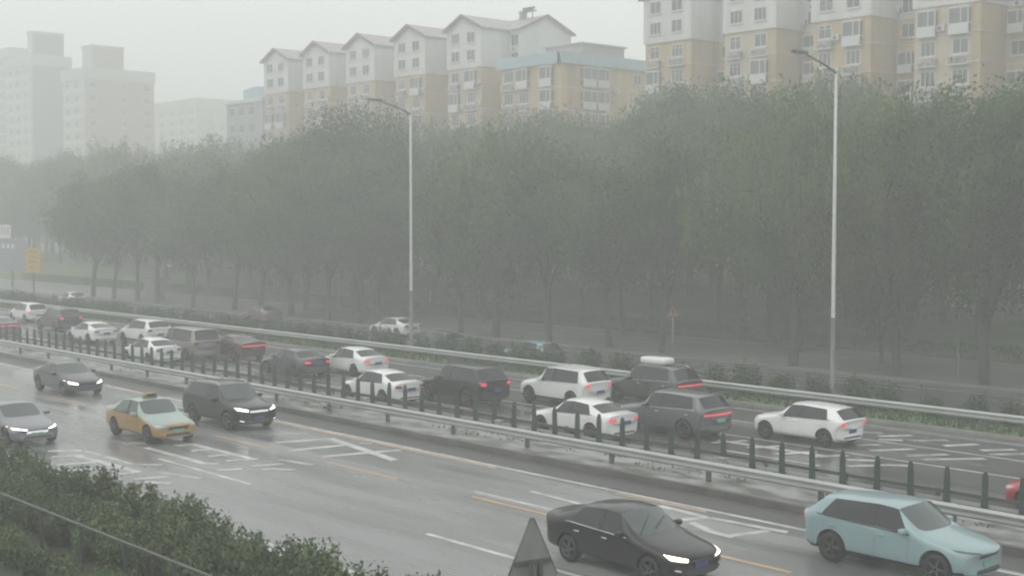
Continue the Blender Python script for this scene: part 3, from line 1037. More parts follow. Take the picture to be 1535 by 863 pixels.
SH = [bush_mesh(30 + i, 1.35, .62, 60, 9, 4, .12) for i in range(4)]
x = -175.0
i = 0
rr = random.Random(21)
while x < -14:
    s = rr.uniform(.78, 1.08)
    if x > -34:
        s *= rr.uniform(.75, 1.0)
    bush(SH[i % 4], 'clipped_shrub', x, 50.3 + rr.uniform(-.2, .2), -0.06, s * 1.12, rr.uniform(0, 6.28), 'rounded dark green shrub in the row behind the verge guard rail', 'shrubs along the verge', m_hedge)
    x += rr.uniform(1.5, 2.5)
    i += 1
wf = empty('wire_fence', (-100, 50.9, -0.25))
tag(wf, 'thin wire fence on dark posts among the verge shrubs', 'fence')
fp = MB().box(-0.035, 0.035, -0.035, 0.035, -0.3, 1.45).mesh('post')
for i in range(-28, 30):
    add('post', fp, wf, m_greend, loc=(i * 2.9, 0, 0))
for zz in (0.45, 0.9, 1.35):
    MB().tube([(-82, -0.045, zz), (86, -0.045, zz)], 0.009, 4).build('wire', m_greend, wf)

# shrubs in front, along the near kerb
BG = [bush_mesh(50 + i, 1.16, .54, 36, 12, 4, .125) for i in range(5)]
x = -43.0
i = 0
while x < -19.3:
    bush(BG[i % 5], 'roadside_shrub', x, 16.15 + rr.uniform(-.2, .2), 0.0, rr.uniform(.85, 1.12) * (1 if x < -24 else .88), rr.uniform(0, 6.28), 'upright leafy shrub along the near kerb', 'shrubs along the near kerb', m_shrub if rr.random() < .72 else m_shrub2)
    x += rr.uniform(.95, 1.45)
    i += 1
x = -43.0
while x < -20.0:
    for y in (14.9, 13.95):
        bush(BG[i % 5], 'roadside_shrub', x + rr.uniform(-.4, .4), y + rr.uniform(-.25, .25), 0.0, rr.uniform(.78, 1.02) * (1 if y > 14.5 else .9), rr.uniform(0, 6.28), 'dense shrub behind the grey pipe handrail', 'shrubs behind the handrail', m_shrub if rr.random() < .8 else m_shrub2)
        i += 1
    x += rr.uniform(.8, 1.15)
x = -38.0
while x < -20.0:
    bush(BG[i % 5], 'roadside_shrub', x + rr.uniform(-.3, .3), 12.3 + rr.uniform(-.3, .3), 0.0, rr.uniform(.62, .82), rr.uniform(0, 6.28), 'low shrub on the camera side of the grey pipe handrail', 'low shrubs before the handrail', m_shrub)
    i += 1
    x += rr.uniform(.9, 1.3)
hr = empty('handrail', (-30, 13.15, 0.02))
tag(hr, 'grey pipe handrail on dark posts in front of the roadside shrubs', 'handrail')
MB().tube([(-30, 0, 1.08), (14, 0, 1.08)], 0.035, 10).build('rail', m_galv_d, hr)
pm_ = MB().box(-0.04, 0.04, -0.03, 0.03, -0.3, 1.045).mesh('post')
for i in range(-13, 7):
    add('post', pm_, hr, m_greend, loc=(i * 2.25 + .35, 0, 0))

# tufts of grass on the verge and the median
rs = np.random.RandomState(3)
n = 16000
C = np.stack([rs.uniform(-190, -8, n), rs.uniform(47.5, 52.2, n), np.zeros(n)], 1)
C[:, 2] = np.where(C[:, 1] < 50.5, 0.08 - (C[:, 1] - 47.2) * 0.04, -0.05 - (C[:, 1] - 50.5) * .175) + 0.06
V, F = leaves(C, 0.30, rs, .35, -1.0)
tag(add('verge_grass', np_mesh('verge_grass', V, F), None, m_hedge), 'rough wet grass tufts on the verge', 'grass', kind='stuff')
n = 2600
cx = rs.uniform(-130, -8, 260)
cyy = rs.uniform(31.8, 34.1, 260)
idx = rs.randint(0, 260, n)
C = np.stack([cx[idx] + rs.normal(size=n) * .22, np.clip(cyy[idx] + rs.normal(size=n) * .14, 31.3, 34.2), np.full(n, .27)], 1)
V, F = leaves(C, 0.12, rs, .35, -1.0)
tag(add('median_weeds', np_mesh('median_weeds', V, F), None, m_shrub2), 'sparse weeds growing on the median strip', 'weeds', kind='stuff')

# ---------------------------------------------------------------- lamp posts, signs, small street furniture
m_lampw = pmat('lamp_pole_paint', (0.62, 0.63, 0.62), 0.45, var=0.08)
m_lampd = pmat('lamp_pole_base', (0.16, 0.165, 0.16), 0.5, var=0.15)
m_lens = pmat('lamp_lens', (0.45, 0.46, 0.46), 0.3)


def street_lamp(x, label):
    o = empty('street_lamp', (x, 51.2, -0.2))
    tag(o, label, 'street lamp', 'street lamps along the verge')
    MB().lathe([(0.2, -0.2), (0.2, 0.06), (0.115, 0.07), (0.10, 4.0)], 'z', 14).build('lower_pole', m_lampd, o)
    up = MB().lathe([(0.094, 4.001), (0.08, 9.0), (0.06, 15.1), (0.0, 15.15)], 'z', 14).build('pole', m_lampw, o)
    MB().tube([(0, 0, 15.0), (0, -0.9, 15.3), (0, -1.9, 15.55), (0, -2.3, 15.65)], [.06, .055, .045, .04], 8).build('arm', m_lampd, o)
    hd = MB()
    hd.sell((0, -2.75, 15.72), (0.16, 0.55, 0.075), .5)
    h = hd.build('lamp_head', m_lampd, o)
    MB().box(-0.11, 0.11, -3.15, -2.4, 15.625, 15.645).build('lens', m_lens, h)


street_lamp(-66.3, 'tall street lamp with white upper pole, farther along the verge, before the gabled blocks')
street_lamp(-35.1, 'tall street lamp with white upper pole before the tall ochre and white blocks')

# back of a triangular warning sign beside the handrail
m_signback = pmat('sign_back_grey', (0.27, 0.27, 0.26), 0.5, metal=0.2, var=0.12, scale=3)
ts = empty('warning_sign', (-14.0, 13.0, 0.02))
tag(ts, 'grey back of a triangular road sign on a post at the near roadside', 'road sign')
ZT = 3.88
sb = MB()
hwid, hgt = 0.41, 0.90


def rtri(cx, zt, hw_, hg, r=0.05):
    return [(cx - r * .5, zt), (cx + r * .5, zt), (cx + hw_, zt - hg + r), (cx + hw_ - r, zt - hg), (cx - hw_ + r, zt - hg), (cx - hw_, zt - hg + r)]


ori = MB()
ori.prism(rtri(0, ZT, hwid, hgt), 'y', -0.012, 0.012)
pn = ori.build('panel', m_signback, ts)
pn.rotation_euler = (0, 0, R(90) - R(14))
rim = MB()
pts = rtri(0, ZT, hwid, hgt)
rim.tube([(a, 0.0, b) for a, b in pts] + [(pts[0][0], 0.0, pts[0][1])], 0.016, 6)
rim.build('rim', m_galv_d, pn)
br = MB()
br.box(-0.29, 0.29, -0.055, -0.013, ZT - 0.66, ZT - 0.60)
br.build('bracket', m_galv_d, pn)
for dy in (-0.13, 0.10):
    MB().lathe([(0.035, -0.4), (0.035, ZT - 0.61)], 'z', 12).build('post', m_galv_d, ts, loc=(0.09 - dy * .25, dy, 0))

# small warning triangle far side
m_yel = pmat('sign_yellow', (0.52, 0.36, 0.05), 0.5, var=0.08)
m_blk = pmat('sign_black', (0.02, 0.02, 0.02), 0.5)
ws = empty('warning_sign', (-61.6, 70.6, -0.38))
tag(ws, 'small yellow triangular warning sign on a white post beyond the frontage road', 'road sign')
MB().lathe([(0.055, -0.2), (0.055, 1.86)], 'z', 10).build('post', m_lampw, ws)
p1 = MB().prism(rtri(0, 2.65, 0.50, 0.84), 'y', -0.08, -0.06).build('panel', m_blk, ws)
MB().prism(rtri(0, 2.58, 0.42, 0.72), 'y', -0.092, -0.081).build('face', m_yel, p1)
MB().prism([(-0.035, 2.10), (0.035, 2.10), (0.05, 2.38), (-0.05, 2.38)], 'y', -0.1, -0.093).box(-0.035, 0.035, -0.1, -0.093, 1.98, 2.05).build('symbol', m_blk, p1)
p1.rotation_euler = (0, 0, R(42))
wp = MB().lathe([(0.07, -0.2), (0.07, 1.75), (0.05, 1.8), (0, 1.81)], 'z', 10).build('marker_post', m_lampw, None, (-99.6, 79.2, park_z(-99.6, 79.2)))
tag(wp, 'plain white post standing at the edge of the lawn behind the white frontage road sedan', 'post')

# yellow notice board and the blue direction sign in the mist
ys_ = empty('notice_board', (-127.0, 52.0, -0.35))
tag(ys_, 'yellow upright notice board on a thin post fading in the rain', 'road sign')
MB().lathe([(0.07, -0.2), (0.07, 6.0)], 'z', 10).build('post', m_galv_d, ys_)
yb = MB().box(-0.8, 0.8, -0.12, -0.071, 3.5, 5.9).build('panel', m_yel, ys_)
for k in range(4):
    MB().box(-0.45, 0.45 - 0.2 * (k % 2), -0.128, -0.1205, 5.45 - k * .5, 5.6 - k * .5).build('text_line', m_signback, yb)
yb.rotation_euler = (0, 0, R(35))
m_dblue = pmat('sign_blue', (0.18, 0.21, 0.23), 0.5, var=0.08)
gs = empty('direction_sign', (-168.5, 66.0, -0.37))
tag(gs, 'large blue direction sign with a pale panel above it fading in the rain', 'road sign')
for xx in (-5.4, 0.6):
    MB().lathe([(0.14, -0.2), (0.13, 6.2)], 'z', 10).build('post', m_galv_d, gs, loc=(xx, 0, 0))
pb = MB().box(-9.0, 6.6, -0.24, -0.15, 2.3, 6.0).build('panel', m_dblue, gs)
MB().box(-9.0, 6.6, -0.30, -0.14, 6.001, 6.2).build('top_bar', m_conc, pb)
for k in range(7):
    MB().box(-8.2 + k * 1.55, -7.3 + k * 1.55, -0.25, -0.2405, 5.0, 5.6).build('text_mark', m_lampw, pb)
pw_ = MB().box(-9.0, 0.8, -0.22, -0.15, 6.281, 8.0).build('upper_panel', m_lampw, gs)
for k in range(9):
    MB().box(-8.6 + k * 1.05, -8.2 + k * 1.05, -0.23, -0.2205, 6.7, 7.7).build('text_mark', m_signback, pw_)

# utility cabinet and mushroom park lamps
cb = empty('utility_cabinet', (-132.5, 67.5, -0.37))
tag(cb, 'grey utility cabinet standing on the pavement between misty trunks', 'cabinet')
m_cab = pmat('cabinet_grey', (0.22, 0.23, 0.24), 0.5, var=0.1)
bd = MB().box(-1.2, 1.2, -0.6, 0.6, 0.0, 2.3).build('cabinet_body', m_cab, cb)
MB().box(-1.3, 1.3, -0.7, 0.7, 2.301, 2.45).build('lid', m_lampd, cb)
for s_ in (-1.15, 0.02):
    MB().box(s_, s_ + 1.12, -0.63, -0.601, 0.1, 2.2).build('door', m_cab, cb)


def park_lamp(x, y, h, label):
    z = park_z(x, y) if y > 75.6 else -0.37
    o = empty('park_lamp', (x, y, z))
    tag(o, label, 'park lamp', 'mushroom lamps in the park')
    MB().lathe([(0.06, -0.2), (0.05, h - 0.1)], 'z', 8).build('pole', m_lampd, o)
    MB().lathe([(0.05, h - 0.099), (0.42, h), (0.36, h + 0.12), (0.12, h + 0.2), (0, h + 0.21)], 'z', 14).build('lamp_shade', m_lampw, o)


park_lamp(-37.6, 66.6, 3.9, 'thin park lamp with white mushroom head beside the willow trunks')
park_lamp(-108.5, 74.8, 3.2, 'thin park lamp with white mushroom head among the misty trunks')
park_lamp(-143.0, 74.8, 3.2, 'thin park lamp with white mushroom head behind the utility cabinet lawn')
park_lamp(-190.0, 75.0, 3.4, 'thin park lamp with white mushroom head beside the yellow notice board')

# ---------------------------------------------------------------- cars
def paint(name, c, rough=0.35, metal=0.0, coat=0.7, spec=0.5):
    return pmat('paint_' + name, c, rough, metal=metal, var=0.05, scale=1.5, coat=coat, spec=spec)


P_BLACK = paint('black', (0.010, 0.010, 0.011), coat=0.6, spec=0.2)
P_DGREY = paint('dark_grey', (0.05, 0.052, 0.055), metal=0.2)
P_GREY = paint('grey', (0.11, 0.115, 0.12), metal=0.2)
P_SILV = paint('silver', (0.19, 0.195, 0.215), metal=0.3)
P_WHITE = paint('white', (0.78, 0.79, 0.78))
P_MINT = paint('mint', (0.25, 0.36, 0.375))
P_TGREEN = paint('taxi_green', (0.27, 0.37, 0.33))
P_TYEL = paint('taxi_yellow', (0.37, 0.215, 0.065))
P_RED = paint('red', (0.35, 0.02, 0.03))
P_BRONZE = paint('bronze', (0.27, 0.26, 0.245), metal=0.3)
P_MAROON = paint('maroon', (0.075, 0.025, 0.03))
P_DKGRN = paint('dark_olive', (0.065, 0.07, 0.065), metal=0.2)
m_cglass = pmat('car_glass', (0.012, 0.015, 0.016), 0.05, var=0.1, spec=0.6)
m_cglass2 = pmat('car_glass_clear', (0.065, 0.085, 0.085), 0.06, var=0.1, spec=0.75)
m_trim = pmat('black_plastic', (0.018, 0.018, 0.018), 0.5)
m_well = pmat('wheel_well', (0.008, 0.008, 0.008), 0.9)
m_tyre = pmat('tyre_rubber', (0.014, 0.014, 0.014), 0.6)
m_rim = pmat('alloy_rim', (0.13, 0.13, 0.135), 0.35, metal=0.7)
m_chrome = pmat('chrome', (0.62, 0.62, 0.63), 0.15, metal=0.9)
m_hl = pmat('headlight_clear', (0.42, 0.44, 0.45), 0.1, coat=0.6)
m_hlon = pmat('headlight_lit', (0.9, 0.9, 0.85), 0.2, emit=(1.0, 0.95, 0.84), es=4)
m_hlwarm = pmat('headlight_lit_warm', (0.9, 0.85, 0.7), 0.2, emit=(1.0, 0.86, 0.58), es=5)
m_hldark = pmat('headlight_smoked', (0.07, 0.075, 0.08), 0.1, coat=0.6)
m_drl = pmat('daytime_strip', (0.8, 0.8, 0.8), 0.2, emit=(1, 1, 1), es=0.7)
m_tail = pmat('tail_lamp_red', (0.25, 0.012, 0.015), 0.15, coat=0.5)
m_tailon = pmat('tail_lamp_lit', (0.5, 0.03, 0.03), 0.2, emit=(1.0, 0.075, 0.115), es=0.75)
m_pblue = pmat('plate_blue', (0.04, 0.07, 0.22), 0.4)
m_pgreen = pmat('plate_green', (0.20, 0.42, 0.30), 0.4)
m_taxisign = pmat('taxi_sign_amber', (0.30, 0.22, 0.08), 0.4)

T_BODY, T_WS, T_RG, T_SW, T_PIL, T_HOOD, T_DOOR, T_WELL, T_UP, T_CLAD, T_TRUNK = range(11)


def sub_mesh(name, V, polys, ids, smooth=True, two=None):
    use = {}
    vs, fs = [], []
    for i in ids:
        f = []
        for v in polys[i][0]:
            if v not in use:
                use[v] = len(vs)
                vs.append(V[v])
            f.append(use[v])
        fs.append(f)
    me = bpy.data.meshes.new(name)
    me.from_pydata(vs, [], fs)
    me.polygons.foreach_set('use_smooth', [smooth] * len(fs))
    if two is not None:
        me.materials.append(None)
        me.materials.append(None)
        me.materials.append(None)
        me.polygons.foreach_set('material_index', [two(polys[i][1]) for i in ids])
    me.update()
    me.set_sharp_from_angle(angle=R(40))
    return me


def car_shape(p):
    L, W, H = p['L'], p['W'], p['H']
    hw, gc = W / 2, p.get('gc', 0.20)
    nose, cowl, belt, beltr, deck = p['nose'], p['cowl'], p['belt'], p['beltr'], p['deck']
    xf, xrr, rw = p['xf'], p['xrw'], p['rw']
    xc, xw, xB, xr, xb = p['xc'], p['xw'], p['xB'], p['xr'], p['xb']
    xs, xs2 = p['xs'], p['xs2']
    th = p.get('th', 0.70)                      # tumblehome: roof half width over hw
    S = []

    def lower(ys, zb, zm, cx=0.0, x=0.0):
        r = [(0, zb), (hw * .84 * ys, zb), (hw * .97 * ys, zb + .13), (hw * ys, zm)]
        return [(x - cx * (y / hw) ** 2, y, z) for y, z in r]

    def hood(x):
        f = (L / 2 - x) / (L / 2 - xc)
        return nose + (cowl - nose) * (f ** 0.75)

    def front(x, ys, zb, zm, dz, cx):
        h = hood(min(x, L / 2 - .02)) + dz
        r = lower(ys, zb, zm, cx, x)
        r += [(x - cx * (y / hw) ** 2, y, z) for y, z in ((hw * .955 * ys, h - .12), (hw * .80 * ys, h - .025), (hw * .42 * ys, h + .0), (0, h + .012))]
        return r
    zm = (gc + belt) * .52
    S.append(front(L / 2, .80, gc + .10, .50, -.10, .26))
    S.append(front(L / 2 - .07, .93, gc + .02, .52, -.015, .30))
    S.append(front(L / 2 - .42, .99, gc, zm, 0, .16))
    S.append(front(xf - .10, 1.0, gc, zm, 0, .03))
    # cowl
    S.append(lower(1.0, gc, zm, 0, xc) + [(xc + .02, hw * .965, belt - .03), (xc - .14, hw * .80, cowl + .0), (xc - .02, hw * .42, cowl + .02), (xc + .03, 0, cowl + .025)])
    # top of the windscreen / front edge of the side glass
    S.append(lower(1.0, gc, zm, 0, xc - .26) + [(xc - .34, hw * .97, belt), (xw, hw * th, H - .085), (xw + .07, hw * .40, H - .035), (xw + .10, 0, H - .02)])
    for dx, rz in ((0.05, 0), (-0.05, 0)):
        bz = belt + (beltr - belt) * .5
        S.append(lower(1.0, gc, zm, 0, xB + dx) + [(xB + dx, hw * .975, bz), (xB + dx - .06, hw * (th + .015), H - .05), (xB + dx - .02, hw * .42, H - .004), (xB + dx, 0, H + .006)])
    hr = H - p.get('rd', .07)
    S.append(lower(1.0, gc, zm, 0, xs + .02) + [(xs, hw * .97, beltr), (xs2, hw * (th - .01), hr - .055 + (H - hr) * .25), (xs2 - .02, hw * .42, hr + (H - hr) * .3), (xs2, 0, hr + .01 + (H - hr) * .3)])
    S.append(lower(1.0, gc, zm, 0, xs - .14) + [(xs - .16, hw * .965, beltr + .0), (xr + .02, hw * (th - .03), hr - .075), (xr - .02, hw * .40, hr - .02), (xr - .04, 0, hr - .01)])
    tx = -L / 2
    q = p.get('tailbulge', .06)
    # base of the rear window
    S.append(lower(1.0, gc, zm, 0, min(xs - .30, xrr)) + [(xb + .04, hw * .95, deck - .05), (xb, hw * (.76 if p['kind'] == 'sedan' else th + .03), deck + .012), (xb - .03, hw * .40, deck + .03), (xb - .05, 0, deck + .035)])
    S.append([(x_ + .14 * (y / hw) ** 2, y, z) for x_, y, z in lower(.98, gc + .02, zm, 0, tx + .30)] + [(min(xb - .02, tx + .16), hw * .925, deck - .11), (min(xb - .06, tx + .10), hw * .74, deck - .01), (min(xb - .09, tx + .05), hw * .40, deck + .012), (min(xb - .10, tx + .03), 0, deck + .018)])
    S.append([(x_ + .24 * (y / hw) ** 2, y, z) for x_, y, z in lower(.93, gc + .05, .58, 0, tx + .06)] + [(tx + .18 + q, hw * .90, deck - .22), (tx + .06 + q, hw * .70, deck - .15), (tx + .01 + q, hw * .38, deck - .14), (tx + q, 0, deck - .14)])
    S.append([(x_ + .20 * (y / hw) ** 2, y, z) for x_, y, z in lower(.82, gc + .12, .50, 0, tx)] + [(tx + .16, hw * .78, .62), (tx + .08, hw * .62, .66), (tx + .03, hw * .34, .67), (tx + .02, 0, .67)])
    n, J = len(S), 8
    ring = 14
    bmx = bmesh.new()
    vv = []
    for s in S:
        row = [bmx.verts.new((x_, -y, z)) for x_, y, z in s] + [bmx.verts.new((s[j][0], s[j][1], s[j][2])) for j in range(6, 0, -1)]
        vv.append(row)
    cr = bmx.edges.layers.float.new('crease_edge')

    def tg(i, j):
        jj = j if j < 7 else 13 - j               # row index on the half ring
        if jj <= 1:
            return T_CLAD if (p.get('clad') and jj == 1 and 1 <= i) else T_BODY
        if jj in (5, 6):
            if i <= 3:
                return T_HOOD if i >= 1 else T_BODY
            if i == 4:
                return T_WS
            if 5 <= i <= 8:
                return T_UP
            if i == 9:
                return T_RG
            return T_TRUNK if i in (10, 11) and p['kind'] == 'sedan' else T_BODY
        if jj == 4:
            if i in (5, 7):
                return T_SW
            if i == 6:
                return T_PIL
            if 4 <= i <= 9:
                return T_UP
            return T_UP
        if jj in (2, 3):
            if 5 <= i <= 7:
                return T_DOOR
        return T_BODY
    for i in range(n - 1):
        for j in range(ring):
            f = bmx.faces.new((vv[i][j], vv[i][(j + 1) % ring], vv[i + 1][(j + 1) % ring], vv[i + 1][j]))
            f.material_index = tg(i, j)
    for i, flip in ((0, False), (n - 1, True)):
        r = vv[i]
        for a in range(7):
            b = [r[a], r[(14 - a) % 14], r[(13 - a) % 14], r[a + 1]]
            u = []
            for v in b:
                if v not in u:
                    u.append(v)
            if len(u) > 2:
                f = bmx.faces.new(u)
    bmesh.ops.recalc_face_normals(bmx, faces=bmx.faces)

    def crease(i, j, i2, j2, val):
        for jj, kk in ((j, j2), ((14 - j) % 14, (14 - j2) % 14)):
            e = bmx.edges.get((vv[i][jj], vv[i2][kk]))
            if e:
                e[cr] = val
    for i in range(4, 10):
        crease(i, 4, i + 1, 4, .75)
    for i in range(5, 9):
        crease(i, 5, i + 1, 5, .55)
    crease(4, 5, 5, 5, .6)
    crease(9, 5, 10, 5, .6)
    for j in (5, 6):
        crease(4, j, 4, j + 1, .8)
        crease(5, j, 5, j + 1, .5)
        crease(9, j, 9, j + 1, .6)
        crease(10, j, 10, j + 1, .7)
    crease(10, 4, 10, 5, .4)
    for i in range(0, 4):
        crease(i, 4, i + 1, 4, .35)
    for i in (5, 6, 7, 8):
        crease(i, 4, i, 5, .5)
    for i in range(1, 12):
        crease(i, 2, i + 1, 2, .3)
    crease(11, 4, 11, 5, .5)
    crease(11, 5, 11, 6, .5)
    crease(11, 6, 11, 7, .5)
    me = bpy.data.meshes.new('car_tmp')
    bmx.to_mesh(me)
    bmx.free()
    for i in range(11):
        me.materials.append(None)
    ob = bpy.data.objects.new('car_tmp', me)
    col.objects.link(ob)
    md = ob.modifiers.new('s', 'SUBSURF')
    md.levels = md.render_levels = 2
    cut = MB()
    for cx in (xf, xrr):
        for s in (-1, 1):
            y0, y1 = sorted((s * (hw - .27), s * (hw + .15)))
            nn = 30
            k = len(cut.v)
            cut.v += [(cx + (rw + .055) * math.cos(2 * math.pi * a / nn), y0, rw + .02 + (rw + .055) * math.sin(2 * math.pi * a / nn)) for a in range(nn)]
            cut.v += [(v[0], y1, v[2]) for v in cut.v[k:k + nn]]
            cut.f += [tuple(k + a for a in range(nn)), tuple(k + nn + a for a in range(nn - 1, -1, -1))] + [(k + a, k + nn + a, k + nn + (a + 1) % nn, k + (a + 1) % nn) for a in range(nn)]
            cut.sm += [False] * (nn + 2)
    cme = cut.mesh('cut')
    for i in range(11):
        cme.materials.append(None)
    cme.polygons.foreach_set('material_index', [T_WELL] * len(cme.polygons))
    co = bpy.data.objects.new('cut', cme)
    col.objects.link(co)
    bo = ob.modifiers.new('b', 'BOOLEAN')
    bo.operation = 'DIFFERENCE'
    bo.solver = 'EXACT'
    bo.object = co
    dg = bpy.context.evaluated_depsgraph_get()
    ev = bpy.data.meshes.new_from_object(ob.evaluated_get(dg))
    V = [tuple(v.co) for v in ev.vertices]
    polys = []
    for f in ev.polygons:
        ti = f.material_index
        c = f.center
        polys.append((tuple(f.vertices), ti, (c.x, c.y, c.z)))
    # faces cut out of the wells, whatever index they came back with
    out = []
    for vs, ti, c in polys:
        well = False
        for cx in (xf, xrr):
            for s in (-1, 1):
                ok = all(abs(math.hypot(V[v][0] - cx, V[v][2] - rw - .02) - (rw + .055)) < 2e-3 or abs(V[v][1] - s * (hw - .27)) < 1e-3 for v in vs) and abs(c[0] - cx) < rw + .06 and c[1] * s > hw - .272
                well = well or ok
        out.append((vs, T_WELL if well else (T_BODY if ti == T_WELL else ti), c))
    polys = out
    bvh = BVHTree.FromPolygons(V, [q[0] for q in polys])
    for o_ in (ob, co):
        bpy.data.objects.remove(o_)
    G = {}

    def pick(fn):
        return [i for i, q in enumerate(polys) if fn(q[1], q[2])]
    G['body'] = sub_mesh('body', V, polys, pick(lambda t, c: t in (T_BODY, T_UP, T_WELL, T_CLAD)), True, lambda t: {T_BODY: 0, T_UP: 1, T_CLAD: 2, T_WELL: 2}[t])
    G['bonnet'] = sub_mesh('bonnet', V, polys, pick(lambda t, c: t == T_HOOD))
    G['windscreen'] = sub_mesh('windscreen', V, polys, pick(lambda t, c: t == T_WS))
    G['rear_window'] = sub_mesh('rear_window', V, polys, pick(lambda t, c: t == T_RG))
    tr = pick(lambda t, c: t == T_TRUNK)
    if tr:
        G['boot_lid'] = sub_mesh('boot_lid', V, polys, tr)
    for s in (-1, 1):
        G['pillar', s] = sub_mesh('door_pillar', V, polys, pick(lambda t, c: t == T_PIL and c[1] * s > 0))
        for nm, lo, hi in (('f', xB, 9), ('r', -9, xB)):
            G['win', s, nm] = sub_mesh('side_window', V, polys, pick(lambda t, c: t == T_SW and c[1] * s > 0 and lo <= c[0] < hi))
            G['door', s, nm] = sub_mesh('door', V, polys, pick(lambda t, c: t == T_DOOR and c[1] * s > 0 and lo <= c[0] < hi))
    return G, bvh


def cast(bvh, o, d):
    h = bvh.ray_cast(Vector(o), Vector(d))
    if h[0] is None:
        h = bvh.find_nearest(Vector(o) + Vector(d) * 3)
    return h[0]


def patch(bvh, face, quad, name, nu=8, nv=4, off=0.012):
    """a panel laid on the body; quad = four (a, z) corners seen from the front, rear or side"""
    d = {'front': (-1, 0, 0), 'rear': (1, 0, 0), 'right': (0, 1, 0), 'left': (0, -1, 0), 'top': (0, 0, -1)}[face]
    (a0, z0), (a1, z1), (a2, z2), (a3, z3) = quad
    mb = MB()
    for j in range(nv + 1):
        v = j / nv
        for i in range(nu + 1):
            u = i / nu
            a = (a0 * (1 - u) + a1 * u) * (1 - v) + (a3 * (1 - u) + a2 * u) * v
            z = (z0 * (1 - u) + z1 * u) * (1 - v) + (z3 * (1 - u) + z2 * u) * v
            o = {'front': (5, a, z), 'rear': (-5, a, z), 'right': (a, -4, z), 'left': (a, 4, z), 'top': (a, z, 4)}[face]
            h = cast(bvh, o, d)
            e = -0.010 if i in (0, nu) or j in (0, nv) else off
            mb.v.append(tuple(h - Vector(d) * e))
    for j in range(nv):
        for i in range(nu):
            k = j * (nu + 1) + i
            mb.f.append((k, k + 1, k + nu + 2, k + nu + 1))
            mb.sm.append(True)
    return mb.mesh(name)


wt = MB().lathe([(.66, -.105), (.93, -.115), (.99, -.075), (1.0, 0), (.99, .075), (.93, .115), (.66, .105)], 'y', 28).mesh('wheel')
wr_ = MB()
wr_.lathe([(.67, -.10), (.64, -.085), (.60, -.03), (.12, -.02), (0, -.02)], 'y', 28)
for k in range(5):
    a = 2 * math.pi * k / 5
    ca, sa = math.cos(a), math.sin(a)

    def P(r, w, y):
        return (r * ca - w * sa, y, r * sa + w * ca)
    wr_._a([P(.08, -.10, -.085), P(.08, .10, -.085), P(.64, .065, -.095), P(.64, -.065, -.095), P(.08, -.10, -.02), P(.08, .10, -.02), P(.64, .065, -.03), P(.64, -.065, -.03)],
           [(0, 1, 2, 3), (0, 4, 5, 1), (1, 5, 6, 2), (2, 6, 7, 3), (3, 7, 4, 0)])
wrim = wr_.mesh('rim')
wdisc = MB().lathe([(.63, -.031), (0, -.031)], 'y', 24).mesh('disc')

SHAPES = {}
BASE = {
    'sedan': dict(kind='sedan', L=4.66, W=1.80, H=1.46, nose=.74, cowl=.97, belt=.93, beltr=1.0, deck=1.05, xf=1.40, xrw=-1.28, rw=.325, xc=.98, xw=.28, xB=-.18, xr=-1.12, xb=-1.72, xs=-1.30, xs2=-.98, th=.70, rd=.08),
    'coupe': dict(kind='sedan', L=4.75, W=1.85, H=1.43, nose=.70, cowl=.95, belt=.92, beltr=1.0, deck=1.06, xf=1.45, xrw=-1.40, rw=.345, xc=1.05, xw=.25, xB=-.20, xr=-1.05, xb=-1.98, xs=-1.42, xs2=-1.0, th=.69, rd=.07),
    'hatch': dict(kind='hatch', L=4.26, W=1.80, H=1.47, nose=.79, cowl=1.0, belt=.96, beltr=1.02, deck=1.0, xf=1.28, xrw=-1.34, rw=.32, xc=.86, xw=.22, xB=-.22, xr=-1.72, xb=-2.05, xs=-1.52, xs2=-1.34, th=.72, rd=.06),
    'suv': dict(kind='suv', L=4.66, W=1.86, H=1.70, nose=.92, cowl=1.13, belt=1.07, beltr=1.16, deck=1.17, xf=1.38, xrw=-1.32, rw=.365, xc=.98, xw=.40, xB=-.15, xr=-1.86, xb=-2.18, xs=-1.80, xs2=-1.62, th=.75, rd=.05, gc=.24, clad=True),
    'crossover': dict(kind='suv', L=4.74, W=1.88, H=1.62, nose=.84, cowl=1.07, belt=1.02, beltr=1.13, deck=1.14, xf=1.42, xrw=-1.36, rw=.36, xc=1.06, xw=.34, xB=-.14, xr=-1.74, xb=-2.12, xs=-1.70, xs2=-1.40, th=.73, rd=.07, gc=.22, clad=True),
    'van': dict(kind='suv', L=5.0, W=1.88, H=1.86, nose=.92, cowl=1.16, belt=1.10, beltr=1.14, deck=1.15, xf=1.52, xrw=-1.48, rw=.34, xc=1.42, xw=.78, xB=.02, xr=-2.22, xb=-2.40, xs=-2.12, xs2=-2.02, th=.80, rd=.03, gc=.20),
}


def get_shape(base, **kw):
    p = dict(BASE[base])
    p.update(kw)
    key = tuple(sorted(p.items()))
    if key not in SHAPES:
        G, b = car_shape(p)
        SHAPES[key] = (p, G, b, {})
    return SHAPES[key]


